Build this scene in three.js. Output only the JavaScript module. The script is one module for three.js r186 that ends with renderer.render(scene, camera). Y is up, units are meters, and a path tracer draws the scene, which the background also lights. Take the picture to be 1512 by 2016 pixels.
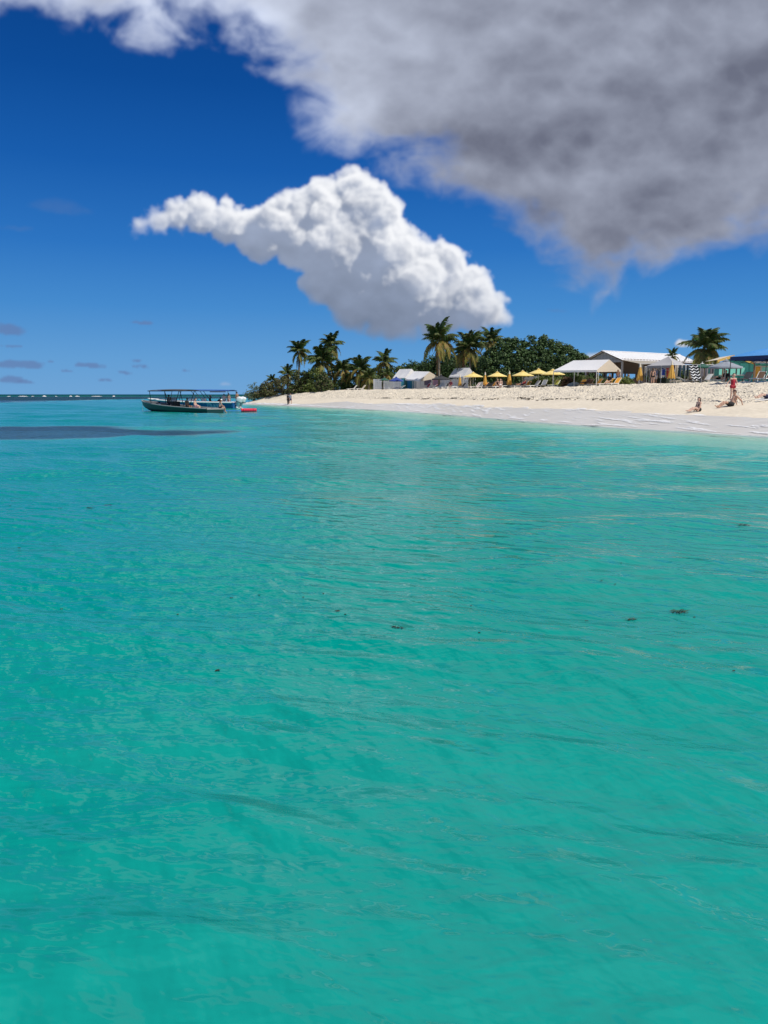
import * as THREE from 'three';
import { mergeGeometries } from 'three/addons/utils/BufferGeometryUtils.js';
import { RoundedBoxGeometry } from 'three/addons/geometries/RoundedBoxGeometry.js';
import { FontLoader } from 'three/addons/loaders/FontLoader.js';
import { TextGeometry } from 'three/addons/geometries/TextGeometry.js';

// ---------------------------------------------------------------- camera, light, exposure
const scene = new THREE.Scene();
const EYE = 1.85, LENS = 1523, PITCH = Math.atan(232 / LENS);          // eye height in metres, lens in photo pixels
const camera = new THREE.PerspectiveCamera(2 * Math.atan(1008 / LENS) * 180 / Math.PI, 0.75, 0.1, 9000);
camera.position.set(0, EYE, 0);
camera.rotation.x = -PITCH;
const renderer = new THREE.WebGLRenderer();
renderer.toneMapping = THREE.LinearToneMapping;
renderer.toneMappingExposure = 1.0;
renderer.shadowMap.enabled = true;
const SUN = new THREE.Vector3(0.45, 0.80, 0.38).normalize();
const sun = new THREE.DirectionalLight(new THREE.Color().setRGB(1.0, 0.95, 0.87), 4.4);
sun.name = 'sun';
sun.position.copy(SUN).multiplyScalar(300).add(new THREE.Vector3(0, 0, -70));
sun.target.position.set(0, 0, -70);
sun.castShadow = true;
sun.shadow.camera.left = -130; sun.shadow.camera.right = 130; sun.shadow.camera.top = 130; sun.shadow.camera.bottom = -130; sun.shadow.camera.far = 700;
sun.shadow.mapSize.set(4096, 4096);
scene.add(sun, sun.target);

// ---------------------------------------------------------------- small tools
let seed = 20231;
const rnd = () => { seed = (seed + 0x6d2b79f5) | 0; let t = Math.imul(seed ^ (seed >>> 15), 1 | seed); t = (t + Math.imul(t ^ (t >>> 7), 61 | t)) ^ t; return ((t ^ (t >>> 14)) >>> 0) / 4294967296; };
const rr = (a, b) => a + (b - a) * rnd();
const clamp = (x, a, b) => x < a ? a : x > b ? b : x, lerp = (a, b, t) => a + (b - a) * t;
const sstep = (a, b, x) => { const t = clamp((x - a) / (b - a), 0, 1); return t * t * (3 - 2 * t); };
const V = (x, y, z) => new THREE.Vector3(x, y, z);
const toLin = (c) => { c /= 255; return c <= 0.04045 ? c / 12.92 : Math.pow((c + 0.055) / 1.055, 2.4); };
const PERM = new Uint8Array(512);
{ const p = [...Array(256).keys()]; for (let i = 255; i > 0; i--) { const j = Math.floor(rnd() * (i + 1)); [p[i], p[j]] = [p[j], p[i]]; } for (let i = 0; i < 512; i++) PERM[i] = p[i & 255]; }
const grad3 = (h, x, y, z) => { h &= 15; const u = h < 8 ? x : y, v = h < 4 ? y : h === 12 || h === 14 ? x : z; return ((h & 1) ? -u : u) + ((h & 2) ? -v : v); };
function noise3(x, y, z) {
  const X0 = Math.floor(x), Y0 = Math.floor(y), Z0 = Math.floor(z), X = X0 & 255, Y = Y0 & 255, Z = Z0 & 255;
  x -= X0; y -= Y0; z -= Z0;
  const u = x * x * x * (x * (x * 6 - 15) + 10), v = y * y * y * (y * (y * 6 - 15) + 10), w = z * z * z * (z * (z * 6 - 15) + 10);
  const A = PERM[X] + Y, AA = PERM[A] + Z, AB = PERM[A + 1] + Z, B = PERM[X + 1] + Y, BA = PERM[B] + Z, BB = PERM[B + 1] + Z;
  const l = (a, b, t) => a + (b - a) * t;
  return l(l(l(grad3(PERM[AA], x, y, z), grad3(PERM[BA], x - 1, y, z), u), l(grad3(PERM[AB], x, y - 1, z), grad3(PERM[BB], x - 1, y - 1, z), u), v),
    l(l(grad3(PERM[AA + 1], x, y, z - 1), grad3(PERM[BA + 1], x - 1, y, z - 1), u), l(grad3(PERM[AB + 1], x, y - 1, z - 1), grad3(PERM[BB + 1], x - 1, y - 1, z - 1), u), v), w);
}
const fbm = (x, y, z, n = 4) => { let s = 0, a = 0.5; for (let i = 0; i < n; i++) { s += a * noise3(x, y, z); x = x * 2.03 + 7.1; y = y * 2.03 + 3.7; z = z * 2.03 + 1.3; a *= 0.5; } return s; };
const billow = (x, y, z, n = 4) => { let s = 0, a = 0.5; for (let i = 0; i < n; i++) { s += a * (1 - 2.2 * Math.abs(noise3(x, y, z))); x = x * 2.07 + 5.1; y = y * 2.07 + 2.7; z = z * 2.07 + 8.3; a *= 0.48; } return s; };
const table = (pts) => (v) => {                                          // piecewise smooth table, keys ascending
  if (v <= pts[0][0]) return pts[0][1];
  for (let i = 1; i < pts.length; i++) if (v <= pts[i][0]) { const t = (v - pts[i - 1][0]) / (pts[i][0] - pts[i - 1][0]); return lerp(pts[i - 1][1], pts[i][1], t); }
  return pts[pts.length - 1][1];
};
function polyDist(poly, x, y) {                                          // signed distance, positive inside
  let d = 1e12, s = 1;
  for (let i = 0, j = poly.length - 1; i < poly.length; j = i++) {
    const [ax, ay] = poly[i], [bx, by] = poly[j], ex = bx - ax, ey = by - ay, wx = x - ax, wy = y - ay;
    const t = clamp((wx * ex + wy * ey) / (ex * ex + ey * ey), 0, 1), qx = wx - ex * t, qy = wy - ey * t;
    d = Math.min(d, qx * qx + qy * qy);
    const c1 = y >= ay, c2 = y < by, c3 = ex * wy > ey * wx;
    if ((c1 && c2 && c3) || (!c1 && !c2 && !c3)) s = -s;
  }
  return -s * Math.sqrt(d);
}
// a bearing in the photograph, followed out to a distance in metres, as a place in the world
const CP = Math.cos(PITCH), SP = Math.sin(PITCH);
function at(px, py, d) {
  const a = (px - 756) / LENS, b = (1008 - py) / LENS, y = -SP + b * CP, z = -(CP + b * SP), k = d / -z;
  return V(a * k, EYE + y * k, z * k);
}
const onSea = (px, py) => { const p = at(px, py, 1); const k = EYE / (EYE - p.y); return V(p.x * k, 0, p.z * k); };
// ---------------------------------------------------------------- the sky: blue air, one big grey cloud bank, a cumulus, small far clouds
function makeSky() {
  const W = 4096, H = 2048, data = new Float32Array(W * H * 4);
  const ch = [0, 1, 2].map((c) => table([[-90, [90, 150, 205]], [0, [112, 165, 214]], [2.5, [98, 158, 213]], [6, [70, 139, 206]], [10, [45, 116, 193]], [15, [25, 93, 173]], [20, [14, 76, 152]], [26, [9, 62, 132]], [45, [8, 54, 116]], [90, [7, 46, 100]]].map(([e, c3]) => [e, toLin(c3[c])])));
  // chart of the sky: a flat map touching the sky ahead, 1523 units to the radian
  const chart = (x, y, z) => { const f = -y * SP - z * CP; if (f < 0.12) return null; return [756 + LENS * x / f, 1008 - LENS * (y * CP - z * SP) / f]; };
  // --- cumulus: puffs
  const puffs = [[276, 441, 24], [312, 434, 30], [350, 424, 34], [398, 424, 42], [448, 440, 42], [495, 452, 46], [548, 436, 48], [520, 478, 42], [592, 420, 50], [600, 470, 72], [640, 396, 52], [690, 388, 52], [722, 415, 60], [660, 480, 88], [742, 478, 76], [640, 556, 48], [712, 560, 84], [786, 500, 60], [800, 560, 82], [842, 545, 58], [880, 522, 46], [866, 592, 74], [922, 556, 42], [932, 600, 54], [962, 614, 38], [780, 618, 58], [700, 612, 46], [856, 640, 40], [930, 636, 28], [990, 626, 20], [740, 640, 30], [800, 650, 30]];
  // each puff carries smaller puffs on its sunward half, and those smaller ones still; their distance field is kept on a grid
  const all = []; const grow = (x, y, z, r, lvl) => {
    all.push([x, y, z, r]);
    if (lvl === 2 || r < 7) return;
    const n = lvl ? 5 : 11;
    for (let i = 0; i < n; i++) { const a = rnd() * 6.283, u = rr(-0.35, 1), c = Math.sqrt(1 - u * u), k = rr(0.72, 0.98), q = r * (lvl ? rr(0.2, 0.5) : rr(0.16, 0.52)); grow(x + Math.cos(a) * c * (r * k - q * 0.15), y - u * (r * k - q * 0.15), z + Math.sin(a) * c * (r * k - q * 0.15), q, lvl + 1); }
  };
  puffs.forEach(([x, y, r], i) => grow(x, y, (((i * 37) % 17) / 17 - 0.5) * 46 - (y > 560 ? 0 : 10), r * 0.93, 0));
  const C = 3, X0 = 205, Y0 = 300, Z0 = -126, NX = 290, NY = 138, NZ = 84, F = new Float32Array(NX * NY * NZ).fill(30);
  for (const [cx, cy, cz, r] of all) {
    const R = r + 26, i0 = Math.max(0, Math.floor((cx - R - X0) / C)), i1 = Math.min(NX - 1, Math.ceil((cx + R - X0) / C)), j0 = Math.max(0, Math.floor((cy - R - Y0) / C)), j1 = Math.min(NY - 1, Math.ceil((cy + R - Y0) / C)), k0 = Math.max(0, Math.floor((cz - R - Z0) / C)), k1 = Math.min(NZ - 1, Math.ceil((cz + R - Z0) / C));
    for (let k = k0; k <= k1; k++) for (let j = j0; j <= j1; j++) for (let i = i0; i <= i1; i++) { const d = Math.hypot(X0 + i * C - cx, Y0 + j * C - cy, Z0 + k * C - cz) - r, o = (k * NY + j) * NX + i; if (d < F[o]) F[o] = d; }
  }
  const shell = (x, y, z) => {
    const a = (x - X0) / C, b = (y - Y0) / C, c = (z - Z0) / C, i = Math.floor(a), j = Math.floor(b), k = Math.floor(c);
    if (i < 0 || j < 0 || k < 0 || i >= NX - 1 || j >= NY - 1 || k >= NZ - 1) return 30;
    const u = a - i, v = b - j, w = c - k, o = (k * NY + j) * NX + i, p = o + NX * NY, l = (s, t, q) => s + (t - s) * q;
    return l(l(l(F[o], F[o + 1], u), l(F[o + NX], F[o + NX + 1], u), v), l(l(F[p], F[p + 1], u), l(F[p + NX], F[p + NX + 1], u), v), w);
  };
  const dens = (x, y, z, oct) => {
    const s = shell(x, y, z);
    if (s > 16) return 0;
    const soft = 9 + 20 * sstep(590, 670, y) + 22 * sstep(350, 270, x) + 9 * sstep(0, 90, y - 0.62 * x - 190);
    const tail = sstep(345, 285, x), q = -s - 4 - 4 * tail + (13 + 6 * tail) * billow(x / 55, y / 55, z / 55 + 3, oct) + 16 * fbm(x / 24 + 9, y / 24, z / 24, oct + 1);
    return clamp(q / soft, 0, 1);
  };
  const L = [0.62, -0.74, -0.22], ll = Math.hypot(...L); L.forEach((v, i) => { L[i] = v / ll; });
  const cumulus = (x, y) => {
    if (x < 215 || x > 1050 || y < 310 || y > 700) return null;
        let T = 1, lum = 0, low = 0;
    for (let z = -115; z < 115; z += 5) {
      const d = dens(x, y, z, 4);
      if (d <= 0.004) continue;
      let od = 0;
      for (let k = 1; k <= 6; k++) { const st = 8 * k + 2.2 * k * k; od += dens(x + L[0] * st, y + L[1] * st, z + L[2] * st, k < 4 ? 3 : 2) * (7 + 4 * k); }
      const lit = 0.74 * Math.exp(-od * 0.075) + 0.26 * Math.exp(-od * 0.018);
      const a = 1 - Math.exp(-d * 5 * 0.075);
      lum += T * a * lit; low += T * a * sstep(420, 690, y + 0.18 * (640 - x)); T *= 1 - a;
      if (T < 0.01) break;
    }
    const A = 1 - T;
    if (A < 0.003) return null;
    const l = lum / A, b = low / A;
    return [A, l, b];
  };
  // --- the grey bank overhead and to the right
  const bank = [[-60, 20], [40, 36], [120, 44], [215, 58], [285, 92], [340, 66], [420, 70], [490, 100], [545, 150], [612, 182], [578, 214], [584, 262], [632, 312], [700, 322], [770, 330], [835, 352], [880, 388], [955, 424], [1010, 446], [1062, 488], [1120, 548], [1170, 574], [1225, 560], [1262, 540], [1310, 562], [1385, 534], [1470, 498], [1560, 470], [1800, 420], [2300, 330], [2600, 60], [2300, -420], [1500, -760], [700, -640], [100, -330], [-120, -60]];
  const tone = [[300, 25, 0.80], [520, 40, 0.72], [180, 30, 0.70], [640, 60, 0.50], [800, 110, 0.55], [620, 215, 0.62], [700, 210, 0.62], [680, 290, 0.46], [780, 240, 0.46], [900, 170, 0.38], [1000, 60, 0.36], [1200, 90, 0.35], [1300, 120, 0.37], [1440, 200, 0.19], [1500, 120, 0.24], [1330, 210, 0.33], [1100, 280, 0.27], [960, 380, 0.24], [1150, 380, 0.36], [1250, 330, 0.30], [1200, 480, 0.26], [1330, 420, 0.30], [1380, 500, 0.31], [1470, 440, 0.38], [1480, 310, 0.36], [1190, 555, 0.36], [850, 330, 0.33], [1400, 20, 0.32], [900, -100, 0.36], [1500, -200, 0.33], [2000, 200, 0.36], [400, -100, 0.62]];
  const bankAt = (x, y) => {
    const s0 = polyDist(bank, x, y);
    if (s0 < -150) return null;
    const wx = x + 120 * fbm(x / 240, y / 200, 4.4, 3), wy = y + 90 * fbm(x / 240 + 40, y / 190, 8.8, 3);
    const s = polyDist(bank, x + 0.45 * (wx - x), y + 0.45 * (wy - y)) + 105 * fbm(wx / 130, wy / 105, 2.2, 6) + 18 * billow(x / 60, y / 50, 7.7, 3) - 14;
    const A = sstep(-22, 78, s);
    if (A < 0.002) return null;
    let w = 0, v = 0;
    for (const [tx, ty, tv] of tone) { const q = 1 / (900 + (x - tx) ** 2 + (y - ty) ** 2) ** 1.6; w += q; v += q * tv; }
    v = v / w; v = v * 0.80;
    const h = (a, b) => fbm(a / 210, b / 130, 5.5, 2) + 0.14 * billow(a / 95, b / 74, 1.5, 1);
    const hx = lerp(x, wx, 0.4), hy = lerp(y, wy, 0.4), g0 = h(hx, hy), emboss = (g0 - h(hx - 20, hy - 30)) * 0.36;
    v += 0.11 * g0 + 0.13 * fbm(x / 110, y / 80, 9.1, 6) + emboss * (0.3 + v);
    v += 0.20 * sstep(95, 5, s) * sstep(1000, 600, x) + 0.10 * sstep(70, 5, s) + 0.06 * Math.max(0, billow(x / 64, y / 50, 3.9, 4));
    return [A, clamp(v, 0.17, 0.92)];
  };
  // --- small flat clouds low over the sea: place, half width, half height, blue-grey or white
  const small = [[12, 650, 46, 15, 0], [24, 682, 24, 3.5, 0], [42, 719, 66, 11, 0], [182, 720, 34, 7, 0], [269, 711, 15, 3.5, 0], [277, 722, 22, 5.5, 0], [246, 734, 14, 4.5, 0], [206, 748, 16, 4.5, 0], [18, 748, 30, 10, 0], [50, 752, 18, 5, 0], [366, 730, 10, 3, 0], [100, 712, 7, 3, 0], [282, 636, 26, 4.5, 0], [445, 757, 16, 5, 1], [1178, 705, 30, 14, 2], [1346, 678, 20, 9, 2], [120, 410, 60, 22, 3], [25, 450, 40, 9, 3], [1095, 612, 26, 5, 3], [130, 730, 12, 3, 0], [2150, 690, 80, 20, 2], [-260, 700, 90, 14, 0], [-520, 640, 120, 30, 2], [1010, 450, 46, 18, 3]];
  const mixTo = (o, a, r, g, b) => { data[o] = lerp(data[o], r, a); data[o + 1] = lerp(data[o + 1], g, a); data[o + 2] = lerp(data[o + 2], b, a); };
  for (let row = 0; row < H; row++) {
    const up = ((row + 0.5) / H - 0.5) * Math.PI, y = Math.sin(up), cu = Math.cos(up), el = up * 180 / Math.PI;
    const base = ch.map((f) => f(el));
    for (let col = 0; col < W; col++) {
      const o = (row * W + col) * 4;
      data[o] = base[0]; data[o + 1] = base[1]; data[o + 2] = base[2]; data[o + 3] = 1;
      if (el <= 0) continue;
      const az = ((col + 0.5) / W - 0.5) * 2 * Math.PI, x = Math.cos(az) * cu, z = Math.sin(az) * cu, c = chart(x, y, z);
      // clouds round about, thinned out where the sky ahead is drawn in detail
      const ahead = c ? sstep(2900, 2100, c[0]) * sstep(-1200, -400, c[0]) * sstep(-1500, -700, c[1]) : 0;
      if (ahead < 1 && y > 0.02) {
        const k = 1 / (y + 0.16), n = fbm(x * k * 1.5 + 11, z * k * 1.5 + 5, 3.3, 5) + 0.18 * billow(x * k * 5, z * k * 5, 2, 3);
        const a = sstep(0.10, 0.34, n) * (1 - ahead) * sstep(0.02, 0.1, y);
        if (a > 0) { const t = sstep(0.15, 0.6, n), v = lerp(0.78, 0.34, t); mixTo(o, a, v, v * 1.02, v * 1.08); }
      }
      if (!c) continue;
      const [px, py] = c;
      if (py < 780 && py > 380 && px > -700 && px < 2300) for (const [sx, sy, hw, hh, kind] of small) {
        const dx = (px - sx) / hw, dy = (py - sy) / hh;
        if (Math.abs(dx) > 2 || Math.abs(dy) > 2.4) continue;
        const tilt = dy - dx * 0.25, flat = tilt > 0 ? tilt * 1.5 : tilt;
        const q = 1 - dx * dx - flat * flat + 1.5 * fbm(px / (hh * 2.6) + sx, py / (hh * 1.5) + sy, 0.7, 4);
        if (kind === 2) { const a = sstep(0, 0.8, q) * 0.8, v = lerp(0.62, 0.8, sstep(0.5, -0.8, dy)); mixTo(o, a, v, v, v * 1.02); } else if (kind === 1) mixTo(o, sstep(0, 1, q) * 0.3, 0.5, 0.55, 0.7); else if (kind === 3) mixTo(o, sstep(0, 1.2, q) * 0.22, 0.12, 0.2, 0.4); else mixTo(o, sstep(0.05, 0.75, q) * 0.7, 0.125, 0.2, 0.41);
      }
      const cu3 = cumulus(px, py);
      if (cu3) {
        const [A, l, b] = cu3;
        const mott = 1 + 0.35 * fbm(px / 70, py / 55, 3.3, 4), lo = [lerp(0.30, 0.20, b) * mott, lerp(0.355, 0.25, b) * mott, lerp(0.48, 0.36, b) * mott], t = clamp(l * 1.38 - 0.27, 0, 1) * lerp(1, 0.50, b);
        mixTo(o, A, lerp(lo[0], 0.95, t), lerp(lo[1], 0.96, t), lerp(lo[2], 0.99, t));
      }
      const bk = bankAt(px, py);
      if (bk) { const v = bk[1]; mixTo(o, bk[0], v * 0.87, v * 0.955, v * 1.12 + 0.035); }
    }
  }
  const t = new THREE.DataTexture(data, W, H, THREE.RGBAFormat, THREE.FloatType);
  t.mapping = THREE.EquirectangularReflectionMapping; t.magFilter = THREE.LinearFilter; t.needsUpdate = true;
  return t;
}
scene.background = makeSky();
scene.environment = scene.background;
// ---------------------------------------------------------------- lie of the land and of the sea bed
const shoreX = table([[-400, 190], [-300, 120], [-200, 22], [-178, -6], [-168, -20], [-160, -27.5], [-150, -28], [-140, -23], [-128, -16], [-110, -8.4], [-94, -0.3], [-80, 4.5], [-64, 8.2], [-50, 11.4], [-41, 14.6], [-35, 17.5], [-20, 22], [0, 30], [40, 44]]);
const shoreSmooth = (z) => (shoreX(z - 5) + shoreX(z - 2.5) * 2 + shoreX(z) * 2 + shoreX(z + 2.5) * 2 + shoreX(z + 5)) / 8;
const crestW = table([[-200, 9], [-165, 7], [-146, 7], [-134, 9.5], [-118, 13], [-106, 16], [-90, 17], [-78, 19.5], [-62, 21], [-20, 21]]);
const crestE = table([[-200, 2.0], [-165, 1.7], [-146, 1.85], [-134, 2.45], [-118, 2.55], [-106, 2.55], [-90, 2.63], [-78, 2.8], [-62, 2.83]]);
const inland = (x, z) => { const s = (shoreSmooth(z + 1) - shoreSmooth(z - 1)) / 2; return (x - shoreSmooth(z)) / Math.sqrt(1 + s * s); };
function profile(t, z) {                                                  // height at t metres inland of the still-water line
  if (t < 0) return Math.max(-2.2, t > -7 ? t * 0.062 : -0.434 + (t + 7) * 0.14);
  const W = crestW(z), E = crestE(z), u = t / W;
  const a = E * u * 1.03, b = E + (t - W) * 0.006, k = 0.22;              // beach face, then the flat top, joined softly
  const h = clamp(0.5 + 0.5 * (b - a) / k, 0, 1);
  return lerp(b, a, h) - k * h * (1 - h);
}
const land = (x, z) => profile(inland(x, z), z);
const onLand = (px, py) => { let best = null; for (let d = 38; d < 170; d += 0.25) { const p = at(px, py, d); if (p.y <= land(p.x, p.z)) { best = p; break; } } return best ?? at(px, py, 60); };
const crestAt = (px, d) => { const p = at(px, 776, d); return V(p.x, land(p.x, p.z), p.z); };
// sea-grass and reef: banks that come up to just under the surface
const bankNear = [[-60, -52], [-34, -51], [-23.7, -47.6], [-15, -45.4], [-9.3, -42], [-6.2, -40], [-4.2, -38.4], [-5.4, -37.2], [-7.4, -36.2], [-8.9, -33.6], [-11.7, -32], [-15.2, -30.6], [-22, -28.5], [-50, -26]];
const bankFar = [[-72, -140], [-76, -165], [-84, -205], [-88, -240], [-90, -280], [-60, -345], [20, -420], [120, -520], [400, -900], [-1400, -900], [-1400, -140], [-200, -128], [-110, -134]];
function grass(x, z) {
  const n = 4.2 * fbm(x / 5, z / 5, 1.1, 5), a = sstep(-1.8, 2.4, polyDist(bankNear, x, z) + n);
  const f = z < -110 || x < -60 ? sstep(-5, 9, polyDist(bankFar, x, z) + 5 * n) : 0;
  return [a, f];
}
function bed(x, z) {
  let y = land(x, z);
  if (y > 0) return y;
  y = Math.max(y, -1.9 + 0.25 * fbm(x / 9, z / 9, 6.6, 2));
  const [a, f] = grass(x, z);
  return Math.max(y, lerp(y, -0.10, a * 0.97), lerp(y, -0.08, f * 0.99));
}
// ---------------------------------------------------------------- textures of matter
function dataTex(w, h, f, srgb) {
  const n = f(0, 0).length, d = new Uint8Array(w * h * 4);
  for (let y = 0; y < h; y++) for (let x = 0; x < w; x++) { const v = f(x, y), o = (y * w + x) * 4; for (let c = 0; c < 3; c++) d[o + c] = clamp(Math.round(255 * v[n === 1 ? 0 : c]), 0, 255); d[o + 3] = 255; }
  const t = new THREE.DataTexture(d, w, h); t.wrapS = t.wrapT = THREE.RepeatWrapping; t.magFilter = THREE.LinearFilter; t.minFilter = THREE.LinearMipmapLinearFilter;
  if (srgb) t.colorSpace = THREE.SRGBColorSpace; t.needsUpdate = true; return t;
}
// wind ripples: a tile of 6 m built from waves that fit it
function rippleTexture(N, count, kmin, kmax, wind, spread, pow) {
  const h = new Float32Array(N * N);
  for (let i = 0; i < count; i++) {
    const k = kmin * Math.pow(kmax / kmin, (i + rnd()) / count), a = wind + spread * (rnd() + rnd() + rnd() - 1.5);
    const kx = Math.round(k * Math.cos(a)), ky = Math.round(k * Math.sin(a)), kk = Math.hypot(kx, ky); if (!kk) continue;
    const amp = Math.pow(kk, -pow), ph = rnd() * 6.283, cx = new Float32Array(N), sx = new Float32Array(N);
    for (let x = 0; x < N; x++) { cx[x] = Math.cos(6.28318 * kx * x / N + ph); sx[x] = Math.sin(6.28318 * kx * x / N + ph); }
    for (let y = 0; y < N; y++) { const c = amp * Math.cos(6.28318 * ky * y / N), s = amp * Math.sin(6.28318 * ky * y / N), o = y * N; for (let x = 0; x < N; x++) h[o + x] += cx[x] * c - sx[x] * s; }
  }
  let m = 0; for (const v of h) m = Math.max(m, Math.abs(v));
  const d = new Float32Array(N * N * 4);
  for (let i = 0; i < N * N; i++) { const v = 0.5 + 0.5 * h[i] / m; d[i * 4] = d[i * 4 + 1] = d[i * 4 + 2] = v; d[i * 4 + 3] = 1; }
  const t = new THREE.DataTexture(d, N, N, THREE.RGBAFormat, THREE.FloatType); t.wrapS = t.wrapT = THREE.RepeatWrapping; t.magFilter = THREE.LinearFilter; t.needsUpdate = true; return t;
}
function mesh(name, geo, mat, parent = scene) { const m = new THREE.Mesh(geo, mat); m.name = name; parent.add(m); return m; }
const structure = (m) => { m.userData.kind = 'structure'; return m; };
function gridGeometry(nr, nc, f) {                                        // f(i, j) -> {p:[x,y,z], uv, uv1, c}
  const n = (nr + 1) * (nc + 1), pos = new Float32Array(n * 3), uv = new Float32Array(n * 2), uv1 = new Float32Array(n * 2), col = new Float32Array(n * 3), idx = new Uint32Array(nr * nc * 6);
  for (let i = 0, k = 0; i <= nr; i++) for (let j = 0; j <= nc; j++, k++) {
    const q = f(i, j); pos.set(q.p, k * 3); if (q.uv) uv.set(q.uv, k * 2); if (q.uv1) uv1.set(q.uv1, k * 2); if (q.c) col.set(q.c, k * 3);
  }
  for (let i = 0, o = 0; i < nr; i++) for (let j = 0; j < nc; j++, o += 6) { const a = i * (nc + 1) + j, b = a + nc + 1; idx.set([a, a + 1, b, b, a + 1, b + 1], o); }
  const g = new THREE.BufferGeometry();
  g.setAttribute('position', new THREE.BufferAttribute(pos, 3)); g.setAttribute('uv', new THREE.BufferAttribute(uv, 2)); g.setAttribute('uv1', new THREE.BufferAttribute(uv1, 2)); g.setAttribute('color', new THREE.BufferAttribute(col, 3));
  g.setIndex(new THREE.BufferAttribute(idx, 1)); g.computeVertexNormals(); return g;
}
// ---------------------------------------------------------------- the sea
const waves = [];
for (let i = 0; i < 64; i++) {
  const len = 0.22 * Math.pow(11 / 0.22, Math.pow((i + 0.5) / 64, 0.9)), a = 1.75 + (rnd() + rnd() + rnd() - 1.5) * (len > 4 ? 0.5 : 0.95);
  const k = 6.28318 / len, steep = 0.027 * (len > 3 ? 0.45 : len > 1.2 ? 0.7 : 0.9);
  waves.push([Math.cos(a) * k, Math.sin(a) * k, steep / k, rnd() * 6.283, len]);
}
function seaAt(x, z, step) {
  const wx = x + 0.9 * noise3(x / 4.1, z / 4.1, 9.2), wz = z + 0.9 * noise3(x / 4.1 + 20, z / 4.1, 3.2);
  const gust = 0.75 + 0.9 * noise3(x / 9, z / 7, 5.1);
  let y = 0, dx = 0, dz = 0;
  for (const [kx, kz, A, ph, len] of waves) {
    if (len < 2.2 * step) continue;
    const f = clamp((len / step - 2.2) / 2, 0, 1), q = kx * wx + kz * wz + ph, g = len < 2 ? clamp(gust, 0.25, 1.6) : 1, s = Math.sin(q), k = 6.28318 / len;
    y += f * g * A * Math.cos(q); dx -= f * g * A * kx / k * s * 0.9; dz -= f * g * A * kz / k * s * 0.9;
  }
  return [dx, y, dz];
}
const MX0 = -220, MX1 = 130, MZ0 = -440, MZ1 = 30;
const clarity = new THREE.DataTexture(new Uint8Array(1024 * 2048), 1024, 2048, THREE.RedFormat);
{ // how far one sees through the water: all the way where it is a hand deep, hardly at all over the milky sand-laden deeper parts
  const d = clarity.image.data;
  for (let j = 0; j < 2048; j++) for (let i = 0; i < 1024; i++) { const y = bed(lerp(MX0, MX1, (i + 0.5) / 1024), lerp(MZ0, MZ1, (j + 0.5) / 2048)); d[j * 1024 + i] = Math.round(255 * Math.exp(Math.min(0, y + 0.13) * 2.1)); }
  clarity.channel = 1; clarity.magFilter = THREE.LinearFilter; clarity.needsUpdate = true;
}
const seaMat = new THREE.MeshPhysicalMaterial({ color: 0xffffff, vertexColors: true, roughness: 0.10, ior: 1.333, transmission: 1, transmissionMap: clarity, thickness: 0, specularIntensity: 0.54,
  bumpMap: rippleTexture(1024, 220, 13, 230, 1.75, 0.95, 1.3), bumpScale: 0.05 });
const SEA_IN = [0.0, 0.228, 0.196], SEA_PALE = [0.04, 0.33, 0.288], SEA_BLUE = [0.0, 0.225, 0.232];
{
  const near = []; for (let d = 1.1; d < 170; d *= 1.0079) near.push(d); for (let d = 170; d < 232; d *= 1.02) near.push(d); near.push(232);
  const far = [232]; for (let d = 240; d < 7000; d *= 1.03) far.push(d); const nc = 520;
  const openMat = seaMat.clone(); openMat.roughness = 0.14; openMat.specularIntensity = 0.13;      // beyond the bay the chop is too fine to resolve
  for (const [dist, mat, name] of [[near, seaMat, 'sea'], [far, openMat, 'open_sea']]) structure(mesh(name, gridGeometry(dist.length - 1, nc, (i, j) => {
    const d = dist[i], half = 0.92 * d + 3, x = lerp(-half, half, j / nc), z = 1.5 - d, step = Math.max(0.008 * d, 2 * half / nc);
    const b = bed(x, z), deep = clamp(-b / 0.7, 0.08, 1), w = d < 900 ? seaAt(x, z, step) : [0, 0, 0];
    const h = Math.max(0, -b), n = 0.5 + 0.9 * fbm(x / 5.5, z / 5.5, 2.7, 4) + 0.25 * fbm(x / 1.3, z / 1.3, 7.7, 3);
    const t = inland(x, z), sandy = clamp(0.75 * sstep(-24, -2, t) + 0.42 * (n - 0.35), 0, 1), blue = clamp(sstep(-18, -70, t) + 0.3 * (n - 0.5), 0, 1);
    const c = [0, 1, 2].map((q) => { const body = lerp(lerp(SEA_IN[q], SEA_BLUE[q], blue), SEA_PALE[q], sandy); return lerp(body, 1, Math.exp(-h * [4.5, 1.7, 1.9][q])); });
    return { p: [x + w[0] * deep, w[1] * deep, z + w[2] * deep], uv: [(x * 0.94 + z * 0.34) / 6, (z * 0.94 - x * 0.34) / 6], uv1: [(x - MX0) / (MX1 - MX0), (z - MZ0) / (MZ1 - MZ0)], c };
  }), mat));
}
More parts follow.
